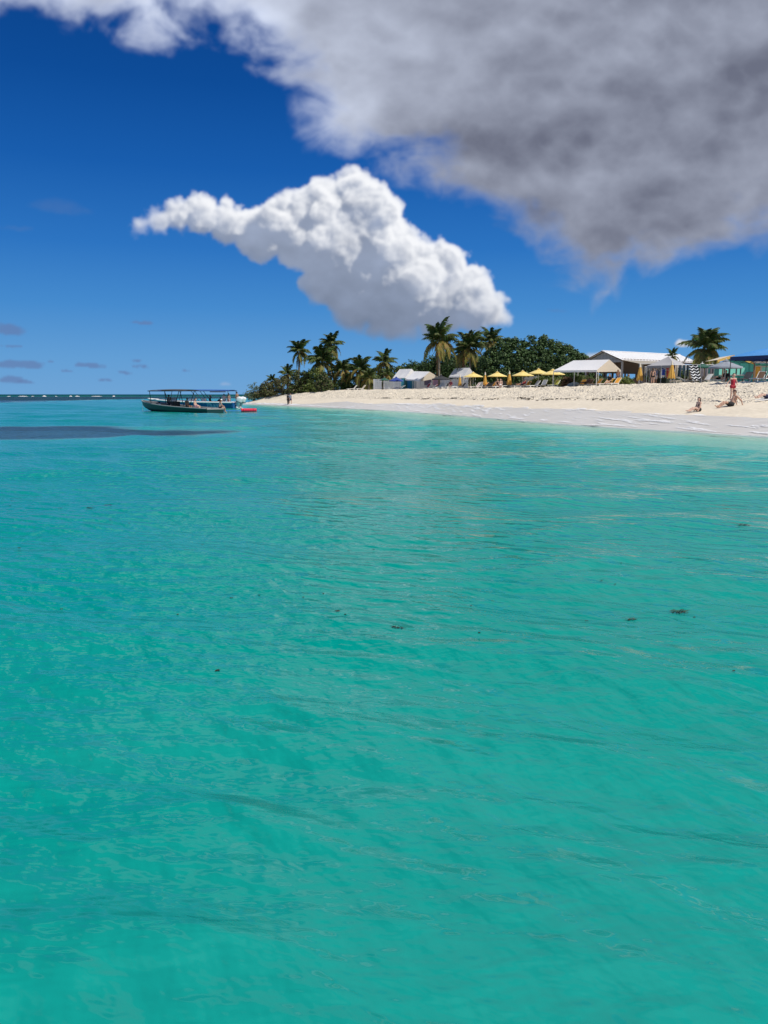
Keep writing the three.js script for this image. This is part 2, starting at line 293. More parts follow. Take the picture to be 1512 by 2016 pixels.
{ // the bed: pale sand, dark banks of sea-grass
  const dist = []; for (let d = 1; d < 500; d *= 1.02) dist.push(d); dist.push(700, 1000, 2000, 7000);
  const geo = gridGeometry(dist.length - 1, 300, (i, j) => {
    const d = dist[i], half = 1.0 * d + 6, x = lerp(-half, half, j / 300), z = 4 - d, b = bed(x, z), [a, f] = grass(x, z), g = Math.max(a, f), n = fbm(x / 2.1, z / 2.1, 3, 4);
    const k = clamp(g * (1 + 0.25 * n), 0, 1);
    return { p: [x, Math.min(b, 0.4) - 0.06 - (b > -0.6 && g < 0.05 ? 0.25 : 0), z], c: [lerp(0.6, 0.002, k) * (1 + 0.3 * n), lerp(0.55, 0.022, k) * (1 + 0.6 * n), lerp(0.45, 0.05, k)] };
  });
  structure(mesh('seabed', geo, new THREE.MeshStandardMaterial({ vertexColors: true, roughness: 1 })));
}
// ---------------------------------------------------------------- the beach
const sandNoise = dataTex(512, 512, (x, y) => { // periodic speckle: grains, shell bits, patches
  const a = x / 512 * 6.28318, b = y / 512 * 6.28318, n = fbm(3 * Math.cos(a) + 9, 3 * Math.sin(a), 3 * Math.cos(b) + 2 * Math.sin(b), 4), v = 0.93 + 0.10 * n + 0.06 * (rnd() - 0.5);
  return [v, v * (0.995 + 0.006 * n), v * (0.985 + 0.012 * n)];
}, true);
const trodden = (() => { // footprints and scuffs: a 5 m tile of overlapping hollows
  const N = 512, h = new Float32Array(N * N);
  for (let k = 0; k < 300; k++) {
    const cx = rnd() * N, cy = rnd() * N, a = rnd() * 3.14, L = rr(13, 26), w = rr(6, 12), dep = rr(0.4, 1), R = Math.ceil(L * 1.7), c = Math.cos(a), s = Math.sin(a);
    for (let y = -R; y <= R; y++) for (let x = -R; x <= R; x++) {
      const u = (x * c + y * s) / L, v = (y * c - x * s) / w, q = u * u + v * v, val = -dep * Math.exp(-q * 1.3) + 0.55 * dep * Math.exp(-((Math.sqrt(q) - 1.35) ** 2) * 9);
      h[(((cy + y) & (N - 1)) * N) + ((cx + x) & (N - 1))] += val;
    }
  }
  let lo = 1e9, hi = -1e9; for (const v of h) { lo = Math.min(lo, v); hi = Math.max(hi, v); }
  return dataTex(N, N, (x, y) => [(h[y * N + x] - lo) / (hi - lo)]);
})();
const sandMat = new THREE.MeshStandardMaterial({ color: new THREE.Color().setRGB(0.78, 0.705, 0.585), map: sandNoise, roughness: 0.95, vertexColors: true });
const sandRough = new THREE.MeshStandardMaterial({ color: new THREE.Color().setRGB(0.78, 0.705, 0.585), map: sandNoise, roughness: 0.95, bumpMap: trodden, bumpScale: 0.22, vertexColors: true });
const wetTop = (z) => crestW(z) * (0.235 + 0.10 * noise3(z / 9, 1.7, 0.3) + 0.05 * Math.abs(noise3(z / 3.1, 4.4, 2))) * (z < -112 ? lerp(1, 0.5, sstep(-112, -124, z)) : 1);
{
  const zs = []; for (let z = 12; z > -30; z -= 1) zs.push(z); for (let z = -30; z > -182; z -= 0.24) zs.push(z); for (let z = -182; z > -330; z -= 3) zs.push(z);
  const cut = (z) => crestW(z) * (0.44 + 0.05 * noise3(z / 4, 2, 7) + 0.03 * noise3(z / 1.1, 5, 7));  // where the wave-smoothed foreshore ends and the trodden sand begins
  const point = (t, z, k) => {
    const s = (shoreSmooth(z + 1) - shoreSmooth(z - 1)) / 2, x = shoreSmooth(z) + t * Math.sqrt(1 + s * s);
    const rough = k * (0.15 * noise3(x / 0.5, z / 0.5, 1) + 0.15 * noise3(x / 1.4, z / 1.4, 6) + 0.05 * noise3(x / 0.3, z / 0.3, 3)) + (1 - k) * 0.02 * noise3(x / 1.6, z / 1.6, 8);
    const n = 1 + 0.14 * fbm(x / 3, z / 3, 5, 3);
    return { p: [x, profile(t, z) + (t > 0 ? rough : 0), z], uv: [x / 5, z / 5], c: [n, n, n * 0.985] };
  };
  structure(mesh('foreshore', gridGeometry(zs.length - 1, 60, (i, j) => { const z = zs[i], c = cut(z), t = j < 12 ? lerp(-14, -1, j / 12) : lerp(-1, c, (j - 12) / 48); return point(t, z, 0); }), sandMat));
  structure(mesh('beach', gridGeometry(zs.length - 1, 130, (i, j) => { const z = zs[i], c = cut(z), t = j <= 100 ? c + j * 0.165 : c + 16.5 + (j - 100) ** 2 * 0.12; return point(t, z, sstep(0, 6, j)); }), sandRough));
}
// ---------------------------------------------------------------- swash: wet sand, foam, weed line
const stdMat = (r, g, b, rough = 0.7, extra = {}) => new THREE.MeshStandardMaterial({ color: new THREE.Color().setRGB(r, g, b), roughness: rough, ...extra });
const onSlope = (t, z) => { const s = (shoreSmooth(z + 1) - shoreSmooth(z - 1)) / 2; return [shoreSmooth(z) + t * Math.sqrt(1 + s * s), profile(t, z), z]; };
{
  const zs = []; for (let z = -24; z > -160; z -= 0.22) zs.push(z);
  const film = (t, z) => 0.03 + 0.012 * noise3(t / 1.2, z / 1.2, 3);
  const geo = gridGeometry(zs.length - 1, 26, (i, j) => {
    const z = zs[i], top = wetTop(z), f = j / 26, t = lerp(-1.2, top, f), [x, y] = onSlope(t, z), n = fbm(x / 1.6, z / 0.7, 8, 4), k = sstep(1, 0.55, f + 0.3 * n);
    const a = 1 + 0.16 * n;
    return { p: [x, y + film(t, z) * (j === 26 ? -1 : 1) - (j === 0 ? 0.1 : 0), z], uv: [x / 3, z / 3], c: [0.61 * a, 0.59 * a, 0.555 * a] };
  });
  structure(mesh('wet_sand', geo, new THREE.MeshPhysicalMaterial({ vertexColors: true, roughness: 0.32, ior: 1.333, specularIntensity: 0.9, bumpMap: seaMat.bumpMap, bumpScale: 0.012 })));
  // foam: lumpy lace left by the last waves, lying on the wet sand and along the water's edge
  const foam = [], pos = [], nor = [], dt = 0.085;
  for (let z = -33; z > -156; z -= z > -112 ? 0.11 : 0.2) {
    const top = wetTop(z) - 0.06, dz = z > -112 ? 0.11 : 0.2;
    for (let t = -1.5; t < top; t += dt) {
      const al = z + 0.5 * t, ac = t + 0.24 * z, f = t / top;
      let v = fbm(ac / 0.5, al / 3.2, 1.3, 3) + 0.35 * fbm(t / 0.16, z / 0.22, 6.1, 2) - 0.20;       // streaks drawn out along the run of the water, torn into lace
      v += 0.16 * fbm(z / 7, t / 3, 2.2, 2);
      v += 0.20 * sstep(0.16, 0.0, Math.abs(top - t - 0.1 - 0.2 * noise3(z / 2, 1, 8))) + 0.15 * sstep(0.5, 0.0, Math.abs(t - 0.15 - 0.5 * noise3(z / 3, 5, 5)));
      if (z < -70 && z > -99) v += 0.12 * sstep(0.25, 0.8, f);
      if (z < -106) v += 0.5 * sstep(0.5, 0.05, Math.abs(t - 0.45 - 0.3 * noise3(z / 4, 2, 2))) - 0.12;
      if (v < 0) continue;
      const q = (tt, zz) => { const [x, y] = onSlope(tt, zz); pos.push(x, Math.max(y, -0.01) + 0.052 + 0.02 * clamp(v * 3, 0, 1), zz); nor.push(0, 1, 0); };
      const j = () => rr(-0.03, 0.03), A = [t + j(), z + j()], B = [t + dt + j(), z + j()], D = [t + j(), z - dz + j()], E = [t + dt + j(), z - dz + j()];
      q(...A); q(...B); q(...D); q(...B); q(...E); q(...D);
    }
  }
  { const g = new THREE.BufferGeometry(); g.setAttribute('position', new THREE.Float32BufferAttribute(pos, 3)); g.setAttribute('normal', new THREE.Float32BufferAttribute(nor, 3)); foam.push(g); }
  const f = mesh('foam', mergeGeometries(foam), stdMat(0.74, 0.75, 0.77, 0.9)); f.userData = { kind: 'stuff', label: 'white sea foam streaking the wet sand at the waterline', category: 'foam' };
  // dark strands of dried weed along the last high-water mark
  const weed = [];
  for (let k = 0; k < 950; k++) {
    const z = rr(-60, -112), u = 0.475 + 0.07 * noise3(z / 6, 3, 3) + 0.03 * (rnd() + rnd() - 1) + (rnd() < 0.15 ? rr(-0.06, 0.08) : 0); if (noise3(z / 1.9, 8, 1) < 0.02 && rnd() < 0.88) continue;
    const [x, y] = onSlope(u * crestW(z), z), g = new THREE.TetrahedronGeometry(rr(0.035, 0.12)); g.scale(rr(0.8, 2.6), 0.45, 1); g.rotateY(rnd() * 6); g.translate(x, y + 0.06, z); weed.push(g);
  }
  for (let k = 0; k < 260; k++) { const z = rr(-40, -118), u = rr(0.5, 0.98), [x, y] = onSlope(u * crestW(z), z), g = new THREE.TetrahedronGeometry(rr(0.03, 0.07)); g.scale(rr(0.8, 2), 0.5, 1); g.rotateY(rnd() * 6); g.translate(x, y + 0.06, z); weed.push(g); }
  const w = mesh('dried_seaweed', mergeGeometries(weed), stdMat(0.055, 0.043, 0.028, 1)); w.userData = { kind: 'stuff', label: 'dark dried seaweed strewn along the high-water line', category: 'seaweed' };
}
// ---------------------------------------------------------------- things: tools
const used = new Map();
const numbered = (n) => { const k = used.get(n) ?? 0; used.set(n, k + 1); return k ? `${n}_${String(k).padStart(3, '0')}` : n; };
function thing(name, label, category, p, turn = 0, group) {
  const o = new THREE.Group(); o.name = numbered(name); o.position.copy(p); o.rotation.y = turn; o.userData = { label, category }; if (group) o.userData.group = group; scene.add(o); return o;
}
const part = (name, geo, mat, parent) => mesh(name, geo, mat, parent);
const merged = (l) => mergeGeometries(l.map((g) => { const q = g.index ? g.toNonIndexed() : g; for (const n of Object.keys(q.attributes)) if (!['position', 'normal'].includes(n)) q.deleteAttribute(n); return q; }));
function boxAt(w, h, d, x, y, z, r = 0) { const g = r ? new RoundedBoxGeometry(w, h, d, 2, r) : new THREE.BoxGeometry(w, h, d); g.translate(x, y, z); return g; }
function rod(a, b, r0, r1 = r0, n = 8) { const d = b.clone().sub(a), g = new THREE.CylinderGeometry(r1, r0, d.length(), n, 1); g.translate(0, d.length() / 2, 0); g.applyQuaternion(new THREE.Quaternion().setFromUnitVectors(V(0, 1, 0), d.normalize())); g.translate(a.x, a.y, a.z); return g; }
function sheet(nu, nv, f) { // a two-sided sheet f(u, v) -> Vector3
  const pos = [], idx = [], uv = [];
  for (let i = 0; i <= nu; i++) for (let j = 0; j <= nv; j++) { const p = f(i / nu, j / nv); pos.push(p.x, p.y, p.z); uv.push(i / nu, j / nv); }
  for (let i = 0; i < nu; i++) for (let j = 0; j < nv; j++) { const a = i * (nv + 1) + j, b = a + nv + 1; idx.push(a, b, a + 1, a + 1, b, b + 1); }
  const g = new THREE.BufferGeometry(); g.setAttribute('position', new THREE.Float32BufferAttribute(pos, 3)); g.setAttribute('uv', new THREE.Float32BufferAttribute(uv, 2)); g.setIndex(idx); g.computeVertexNormals(); return g;
}
const bil = (a, b, c, d, sag = 0) => (u, v) => { const p = a.clone().lerp(b, u).lerp(d.clone().lerp(c, u), v); p.y -= sag * Math.sin(Math.PI * u) * Math.sin(Math.PI * v) * (1 + 0.4 * Math.sin(9 * u)); return p; };
const cloth = (r, g, b, through = 0.25) => new THREE.MeshPhysicalMaterial({ color: new THREE.Color().setRGB(r, g, b), roughness: 0.9, transmission: through, thickness: 0, side: THREE.DoubleSide });
const M = {
  white: stdMat(0.78, 0.78, 0.77, 0.5), plastic: stdMat(0.80, 0.79, 0.76, 0.35), tent: cloth(0.80, 0.80, 0.81, 0.22), tentCream: cloth(0.66, 0.58, 0.46, 0.22), tentGrey: cloth(0.74, 0.74, 0.75, 0.22),
  steel: stdMat(0.5, 0.5, 0.5, 0.4, { metalness: 0.5 }), yellow: cloth(0.86, 0.68, 0.22, 0.25), yellowDeep: cloth(0.74, 0.43, 0.08, 0.25), greenCloth: cloth(0.01, 0.09, 0.06, 0.15), blueCloth: cloth(0.012, 0.05, 0.30, 0.2), blackCloth: cloth(0.03, 0.032, 0.04, 0.05), greyCloth: cloth(0.26, 0.29, 0.34, 0.15),
  brightBlue: cloth(0.0, 0.27, 0.72, 0.3), navy: cloth(0.008, 0.03, 0.12, 0.1), teal: cloth(0.03, 0.24, 0.33, 0.3), dark: stdMat(0.02, 0.02, 0.022, 0.7), wood: stdMat(0.16, 0.10, 0.06, 0.8), greyWood: stdMat(0.34, 0.34, 0.34, 0.85), paleWood: stdMat(0.55, 0.50, 0.42, 0.8), pole: stdMat(0.62, 0.60, 0.55, 0.5),
  orange: stdMat(0.85, 0.42, 0.06, 0.8), tan: stdMat(0.62, 0.47, 0.28, 0.85), brown: stdMat(0.14, 0.085, 0.05, 0.85), olive: stdMat(0.36, 0.36, 0.08, 0.85), greySling: stdMat(0.30, 0.31, 0.33, 0.85), darkSling: stdMat(0.045, 0.05, 0.055, 0.85), creamSling: stdMat(0.70, 0.63, 0.50, 0.85), whiteSling: stdMat(0.76, 0.76, 0.75, 0.8),
};
// ---------------------------------------------------------------- leaves
function leafCloud(clumps, per, size, tones, opt = {}) {                   // clumps: [x, y, z, r]; leaves grow on and in each clump
  const n = clumps.length * per, pos = new Float32Array(n * 18), col = new Float32Array(n * 18), A = V(), B = V(), N = V(), c = V(), q = V();
  let o = 0;
  for (const [cx, cy, cz, r] of clumps) for (let k = 0; k < per; k++) {
    N.set(rnd() - 0.5, rnd() - 0.35, rnd() - 0.5).normalize(); const rad = r * Math.pow(rnd(), opt.fill ?? 0.35);
    c.set(cx + N.x * rad, cy + N.y * rad * (opt.flat ?? 0.85), cz + N.z * rad);
    N.x += rr(-0.8, 0.8); N.y += rr(-0.4, 0.9); N.z += rr(-0.8, 0.8); N.normalize();
    A.set(rnd() - 0.5, rnd() - 0.5, rnd() - 0.5).cross(N).normalize(); B.crossVectors(N, A);
    const L = size * rr(0.6, 1.3), w = L * (opt.slim ?? 0.7) * 0.5, t = tones[Math.floor(rnd() * tones.length)], s = rr(0.75, 1.25);
    const P = [[0, -0.5], [1, 0], [0, 0.5], [-1, 0]].map(([a, b]) => [c.x + B.x * b * L + A.x * a * w, c.y + B.y * b * L + A.y * a * w, c.z + B.z * b * L + A.z * a * w]);
    for (const i of [0, 1, 2, 0, 2, 3]) { pos[o] = P[i][0]; pos[o + 1] = P[i][1]; pos[o + 2] = P[i][2]; col[o] = t[0] * s; col[o + 1] = t[1] * s; col[o + 2] = t[2] * s; o += 3; }
  }
  const g = new THREE.BufferGeometry(); g.setAttribute('position', new THREE.BufferAttribute(pos, 3)); g.setAttribute('color', new THREE.BufferAttribute(col, 3)); g.computeVertexNormals(); return g;
}
const leafMat = new THREE.MeshPhysicalMaterial({ vertexColors: true, roughness: 0.62, transmission: 0.25, thickness: 0, side: THREE.DoubleSide, specularIntensity: 0.5 });
const barkMat = stdMat(0.13, 0.10, 0.075, 0.95), palmBark = stdMat(0.24, 0.20, 0.155, 0.95);
function crownClumps(W, H, D, n, r, opt = {}) {                            // clumps over the upper surface of an uneven dome, some inside
  const out = [];
  for (let i = 0; i < n; i++) {
    const a = rnd() * 6.283, e = Math.asin(rr(-0.25, 1)), s = rnd() < 0.75 ? rr(0.82, 1.05) : rr(0.3, 0.8), b = 1 + 0.26 * noise3(Math.cos(a) * 1.7 + 3, e * 1.9, Math.sin(a) * 1.7 + (opt.k ?? 0)) * 2 * 0.6;
    const x = Math.cos(a) * Math.cos(e) * W / 2 * s * b, z = Math.sin(a) * Math.cos(e) * D / 2 * s * b, lo = opt.low ? 0.16 : 0.42, y = H * (lo + (0.97 - lo) * Math.sin(e) * s * b);
    out.push([x + (opt.lean ?? 0) * y, Math.max(y, r * 0.7), z, r * rr(0.7, 1.25)]);
  }
  return out;
}
function tree(name, label, cat, p, W, H, D, n, per, leaf, tones, r, group, opt = {}) {
  const o = thing(name, label, cat, p, 0, group), cl = opt.clumps ?? crownClumps(W, H, D, n, r, opt);
  part('crown', leafCloud(cl, per, leaf, tones, opt), leafMat, o);
  const limbs = [], base = V(0, -0.15, 0), fork = V(0, H * 0.28, 0); limbs.push(rod(base, fork, H * 0.035 + 0.04, H * 0.026 + 0.03));
  for (let k = 0; k < Math.min(opt.limbs ?? 9, cl.length); k++) { const c = cl[Math.floor(rnd() * cl.length)], m = V(c[0] * 0.45, lerp(fork.y, c[1], 0.5), c[2] * 0.45); limbs.push(rod(fork, m, H * 0.018 + 0.02, H * 0.012 + 0.012, 6), rod(m, V(c[0], c[1], c[2]), H * 0.012 + 0.012, 0.01, 6)); }
  part('trunk', merged(limbs), barkMat, o); return o;
}
// ---------------------------------------------------------------- palms
function frondGeometry(L, arch, droop, tone, tip, slim = 1) {              // along +x from the crown, leaflets both sides, hanging
  const pos = [], col = [], n = 42, P = (f) => V(L * (f - 0.10 * f * f * f * droop), L * (arch * f - (arch * 0.62 + droop) * f * f), 0);
  const tri = (a, b, c, t) => { for (const p of [a, b, c]) { pos.push(p.x, p.y, p.z); col.push(...t); } };
  for (let i = 0; i < 10; i++) { const a = P(i / 10), b = P((i + 1) / 10), w = 0.035 * (1 - i / 11), t = [0.2, 0.19, 0.05]; tri(a.clone().add(V(0, 0, w)), a.clone().add(V(0, 0, -w)), b, t); tri(a.clone().add(V(0, w, 0)), a.clone().add(V(0, -w, 0)), b, t); }
  for (let i = 0; i < n; i++) for (const s of [-1, 1]) {
    const f = 0.14 + 0.86 * (i + rnd() * 0.6) / n, a = P(f), b = P(Math.min(1, f + 0.035)), l = L * 0.30 * slim * Math.sin(Math.PI * (0.16 + 0.80 * f)) * rr(0.75, 1.15), dn = rr(0.05, 0.5) + 0.4 * droop;
    const out = V(rr(0.45, 0.8), -dn, s * rr(0.45, 0.85)).normalize(), m = a.clone().addScaledVector(out, l * 0.55), e = a.clone().addScaledVector(out, l).add(V(0, -0.22 * l, 0));
    const k = rnd(), t = tone.map((v, c) => lerp(v, tip[c], f * 0.5 * k) * rr(0.7, 1.3)), wv = b.clone().sub(a).normalize().multiplyScalar(0.016 * slim + 0.012);
    tri(a.clone().sub(wv), a.clone().add(wv), m.clone().add(wv), t); tri(a.clone().sub(wv), m.clone().add(wv), m.clone().sub(wv), t); tri(m.clone().sub(wv), m.clone().add(wv), e, t);
  }
  const g = new THREE.BufferGeometry(); g.setAttribute('position', new THREE.Float32BufferAttribute(pos, 3)); g.setAttribute('color', new THREE.Float32BufferAttribute(col, 3)); g.computeVertexNormals(); return g;
}
const GREEN = [0.068, 0.112, 0.026], YOUNG = [0.10, 0.15, 0.035], GOLD = [0.26, 0.20, 0.045], OLD = [0.26, 0.17, 0.075], OLIVE = [0.18, 0.175, 0.04];
const fronds = {
  young: [0, 1, 2].map(() => frondGeometry(1, rr(1.1, 1.5), rr(0.05, 0.3), GREEN, YOUNG)), mid: [0, 1, 2, 3].map(() => frondGeometry(1, rr(0.75, 1.15), rr(0.2, 0.5), GREEN, OLIVE)),
  low: [0, 1, 2].map(() => frondGeometry(1, rr(0.35, 0.6), rr(0.75, 1.0), OLIVE, GOLD)), gold: [0, 1].map(() => frondGeometry(1, rr(0.65, 0.85), rr(0.75, 1.0), GOLD, OLIVE)), dead: [0, 1].map(() => frondGeometry(1, 0.1, 1.2, OLD, OLD, 0.8)),
};
function palm(label, p, height, reach, o = {}) {                           // o: lean [x, z], n, gold, wind (sweep towards +x)
  const t = thing('coconut_palm', label, 'palm tree', p, 0, 'coconut palms along the beach'), top = V((o.lean?.[0] ?? 0), height, (o.lean?.[1] ?? 0));
  if (height > 0.3) {
    const c = new THREE.QuadraticBezierCurve3(V(0, -0.3, 0), V(top.x * 0.25, height * 0.5, top.z * 0.25), top), seg = 14, rad = [];
    const g = new THREE.TubeGeometry(c, seg * 2, 1, 9), q = g.attributes.position, mid = V();
    for (let i = 0; i < q.count; i++) { const ring = Math.floor(i / 10), f = ring / (seg * 2); c.getPoint(f, mid); const r = lerp(0.17, 0.10, f) * (1 + 0.10 * (ring % 2)) + 0.10 * Math.max(0, 1 - f * 9); q.setXYZ(i, mid.x + (q.getX(i) - mid.x) * r, mid.y + (q.getY(i) - mid.y) * r, mid.z + (q.getZ(i) - mid.z) * r); }
    g.computeVertexNormals(); part('trunk', g, palmBark, t);
  }
  const n = (o.n ?? 22) + 5;
  for (let i = 0; i < n; i++) {
    const f = (i + 0.5) / n, k = f < 0.3 ? 'young' : f < 0.68 ? 'mid' : rnd() < 0.7 * (o.gold ?? 0.4) ? 'gold' : 'low', set = f > 0.94 && rnd() < (o.dead ?? 0.5) ? fronds.dead : fronds[k];
    const m = part('frond', set[i % set.length], leafMat, t), a = i * 2.39996 + rr(-0.3, 0.3), L = reach * rr(0.85, 1.12) * (f < 0.15 ? 0.8 : 1);
    m.position.copy(top).add(V(0, 0.1 - 0.25 * f, 0)); m.rotation.order = 'YXZ'; m.rotation.set(rr(-0.25, 0.25), a, (f < 0.3 ? lerp(0.95, 0.35, f / 0.3) : lerp(0.35, -0.5, (f - 0.3) / 0.7)) + rr(-0.15, 0.15), 'YXZ'); m.scale.set(L, L, L);
    if (o.wind) { const dir = V(Math.cos(a), 0, -Math.sin(a)); dir.x += o.wind; m.rotation.y = Math.atan2(-dir.z, dir.x); }
  }
  return t;
}
// ---------------------------------------------------------------- palms, trees, bushes
const crestD = table([[487, 150], [560, 147], [640, 139], [660, 135], [800, 121], [930, 109], [1075, 93.5], [1250, 81], [1400, 71], [1512, 65], [1600, 60]]);
const span = (px, d) => px * d / LENS;
function plantAt(px, d) { const p = at(px, 776, d); return V(p.x, land(p.x, p.z) - 0.05, p.z); }
function palmAt(label, px, py, base, d, reach, o = {}) {
  const b = plantAt(base, d), c = at(px, py, d); o.lean = [c.x - b.x, 0]; return palm(label, b, c.y - b.y, span(reach, d), o);
}
palmAt('short young palm, leftmost palm on the sand spit', 536, 749, 538, 150, 14, { n: 14, gold: 0.1, dead: 0 });
palmAt('slender palm with brown skirt of old fronds left of the tallest spit palm', 590, 692, 587, 150, 27, { gold: 0.2, dead: 1, n: 24 });
palmAt('tallest palm of the left grove, its crown above all the others', 653, 678, 652, 154, 29, { n: 24, gold: 0.1 });
palmAt('broad palm with upright fronds and dark trunk in middle of left grove', 634, 712, 637, 143, 38, { n: 26, gold: 0.3 });
palmAt('bushy low palm right of the dark palm trunk in the left grove', 674, 730, 672, 143, 28, { n: 22, gold: 0.35 });
palmAt('wide palm behind the cream sunbeds at right end of left grove', 708, 728, 706, 139, 32, { n: 24, gold: 0.5 });
palmAt('palm rising behind the green parasol, spiky upright crown', 756, 712, 755, 150, 27, { n: 20, gold: 0.1 });
palmAt('low palm with drooping fronds above the left bushes', 565, 737, 566, 149, 22, { n: 20, gold: 0.35 });
palmAt('stunted palm with yellow fronds above the bushes near the walkers', 607, 748, 607, 146, 22, { n: 16, gold: 1 });
palmAt('stunted palm with golden fronds left of the white fence panel', 727, 743, 726, 136, 23, { n: 16, gold: 1 });
palmAt('small yellowing palm behind the green and blue parasols', 762, 737, 761, 138, 16, { n: 15, gold: 0.8 });
palmAt('tall palm with grey trunk and golden lower fronds above the black parasol', 865, 672, 864, 118, 42, { n: 28, gold: 0.8 });
palmAt('tall palm beside the yellow parasols, thin trunk by grey tent', 925, 685, 925, 120, 38, { n: 24, gold: 0.5 });
palmAt('palm with dark leaning trunk rising through the grey tent edge', 915, 694, 915, 123, 28, { n: 16, gold: 0.6 });
palmAt('palm half hidden behind left edge of the big round tree', 966, 672, 968, 128, 31, { n: 20, gold: 0.1 });
palmAt('large windswept palm behind the green parasol beside the bar roof', 1386, 686, 1383, 88, 50, { n: 32, gold: 0.15, wind: 0.55, dead: 0 });
palmAt('small dark palm poking above the grey gazebo', 1324, 700, 1324, 93, 17, { n: 14, gold: 0, dead: 0 });
const DARK = [[0.022, 0.052, 0.014], [0.038, 0.082, 0.02], [0.058, 0.115, 0.026]], MID = [[0.065, 0.10, 0.02], [0.115, 0.16, 0.03], [0.16, 0.195, 0.045]], DRY = [[0.08, 0.10, 0.03], [0.14, 0.135, 0.045], [0.15, 0.11, 0.07], [0.11, 0.14, 0.045]], PALE = [[0.12, 0.16, 0.085], [0.18, 0.22, 0.14], [0.08, 0.12, 0.045]], RUST = [[0.12, 0.06, 0.04], [0.08, 0.07, 0.03], [0.15, 0.09, 0.05]];
const bush = (label, px, d, wpx, hpx, tones, opt = {}) => tree('beach_bush', label, 'bush', plantAt(px, d), span(wpx, d), span(hpx, d), span(wpx, d) * 0.8, opt.n ?? 70, opt.per ?? 60, opt.leaf ?? 0.26, tones, opt.r ?? 0.62, 'bushes on the beach crest', { limbs: 7, fill: 0.5, k: px, low: 1, ...opt });
bush('thin grey-green bush at the very tip of the sand spit', 500, 150, 30, 33, PALE, { per: 34, n: 40, limbs: 14 });
bush('low scrub bush on the spit left of the walkers', 524, 149, 34, 29, DRY);
bush('dry grey-brown bush directly behind the walkers', 556, 146, 44, 33, DRY, { limbs: 14 });
bush('large olive green bush right of the walkers', 592, 144, 52, 43, MID.concat(DRY));
bush('bright green rounded bush at right end of the spit scrub', 628, 141, 48, 45, MID);
bush('small dark bush overhanging the sand at end of the spit scrub', 636, 137, 30, 31, DRY.concat(DARK));
bush('dark bush in shade under the tallest palm', 655, 147, 50, 49, DARK);
bush('dark bush behind the cream sunbeds', 690, 143, 44, 41, DARK);
bush('dark leafy bush beside the white fence panel', 722, 143, 36, 43, DARK.concat(MID));
bush('deep green bush behind the low palms in the left grove', 607, 152, 70, 45, DARK);
const wood = (label, px, d, wpx, hpx, tones, n = 60) => tree('broadleaf_tree', label, 'tree', plantAt(px, d), span(wpx, d), span(hpx, d), span(wpx, d) * 0.6, n * 2, 60, 0.36, tones, 0.95, 'broadleaf trees behind the beach', { k: px * 0.37 });
wood('low tree between the left grove and the white tents', 752, 158, 70, 46, DARK.concat(MID));
wood('low dark tree behind the peak of the left white tent', 792, 152, 80, 52, DARK.concat(MID));
wood('rounded tree behind the white tents, left of the tall palm trunk', 832, 146, 70, 60, DARK);
wood('dark tree directly behind the tall grey palm trunk', 872, 140, 80, 76, DARK, 80);
wood('dark tree filling the gap between the tall palms', 915, 138, 90, 64, DARK, 80);
wood('dark tree in shade left of the big round tree', 950, 132, 60, 56, DARK);
{ // the big round tree
  const d = 114, top = table([[940, 722], [948, 700], [962, 684], [985, 668], [1005, 661], [1040, 662], [1062, 655], [1078, 662], [1095, 672], [1112, 676], [1130, 690], [1146, 694], [1158, 706], [1162, 730]]), cl = [], b = plantAt(1050, d);
  for (let i = 0; i < 900; i++) {
    const px = rr(941, 1161), ty = top(px) + 5, f = Math.pow(rnd(), 0.85), py = lerp(ty, 752, f), zf = Math.sqrt(clamp(1 - ((px - 1050) / 116) ** 2, 0, 1)) * Math.sqrt(clamp(1 - ((752 - py) / (752 - ty)) ** 2 * 0.92, 0.03, 1));
    const side = rnd() < 0.72 ? rr(0.75, 1) : rr(-1, 0.75), p = at(px, py, d); cl.push([p.x - b.x, p.y - b.y, zf * 5.2 * side, rr(0.42, 0.72)]);
  }
  tree('sea_grape_tree', 'big dense round-leaved tree, largest tree behind the yellow parasols', 'tree', b, 16, 8, 9, 0, 52, 0.32, DARK.concat([[0.05, 0.10, 0.025], [0.075, 0.125, 0.04]]), 0.6, undefined, { clumps: cl, limbs: 26, fill: 0.6 });
}
const hedge = (label, px, off, wpx, hpx, tones) => bush(label, px, crestD(px) + off, wpx, hpx, tones, { n: 56, leaf: 0.19, r: 0.4, per: 60 });
hedge('low green hedge under the right-hand yellow parasols', 1062, 5, 40, 20, MID);
hedge('low yellow-green hedge right of the yellow parasols', 1096, 6, 40, 20, MID.concat([[0.12, 0.15, 0.03]]));
hedge('rusty brown shrub at left end of the white marquee', 1117, 4, 22, 18, RUST);
hedge('green hedge seen through the white marquee, left half', 1145, 6, 44, 22, MID);
hedge('green hedge seen through the white marquee, right half', 1178, 6, 34, 18, MID);
hedge('clipped green hedge in front of the open bar', 1226, 4, 40, 16, MID);
wood('shady tree behind the left end of the white marquee', 1130, 112, 70, 40, DARK);

{ // the thicket behind the beach: one unbroken mass of scrub seen between the trunks and tents
  const cl = []; for (let i = 0; i < 620; i++) { const px = rr(590, 1452), d = table([[590, 168], [800, 166], [1100, 140], [1452, 118]])(px) + rr(-4, 4), p = at(px, 776, d), h = span(lerp(20, 30, 0.5 + noise3(px / 40, 1, 1)) * (px > 1195 && px < 1262 ? 0.55 : px > 1262 ? 1.25 : 1), d); cl.push([p.x, land(p.x, p.z) + h * Math.pow(rnd(), 0.7), p.z, rr(0.7, 1.1)]); }
  const m = mesh('thicket', leafCloud(cl, 54, 0.42, DARK.concat(MID), { fill: 0.6 }), leafMat); m.userData = { kind: 'stuff', label: 'dense dark green scrub behind the beach club', category: 'scrub' };
}
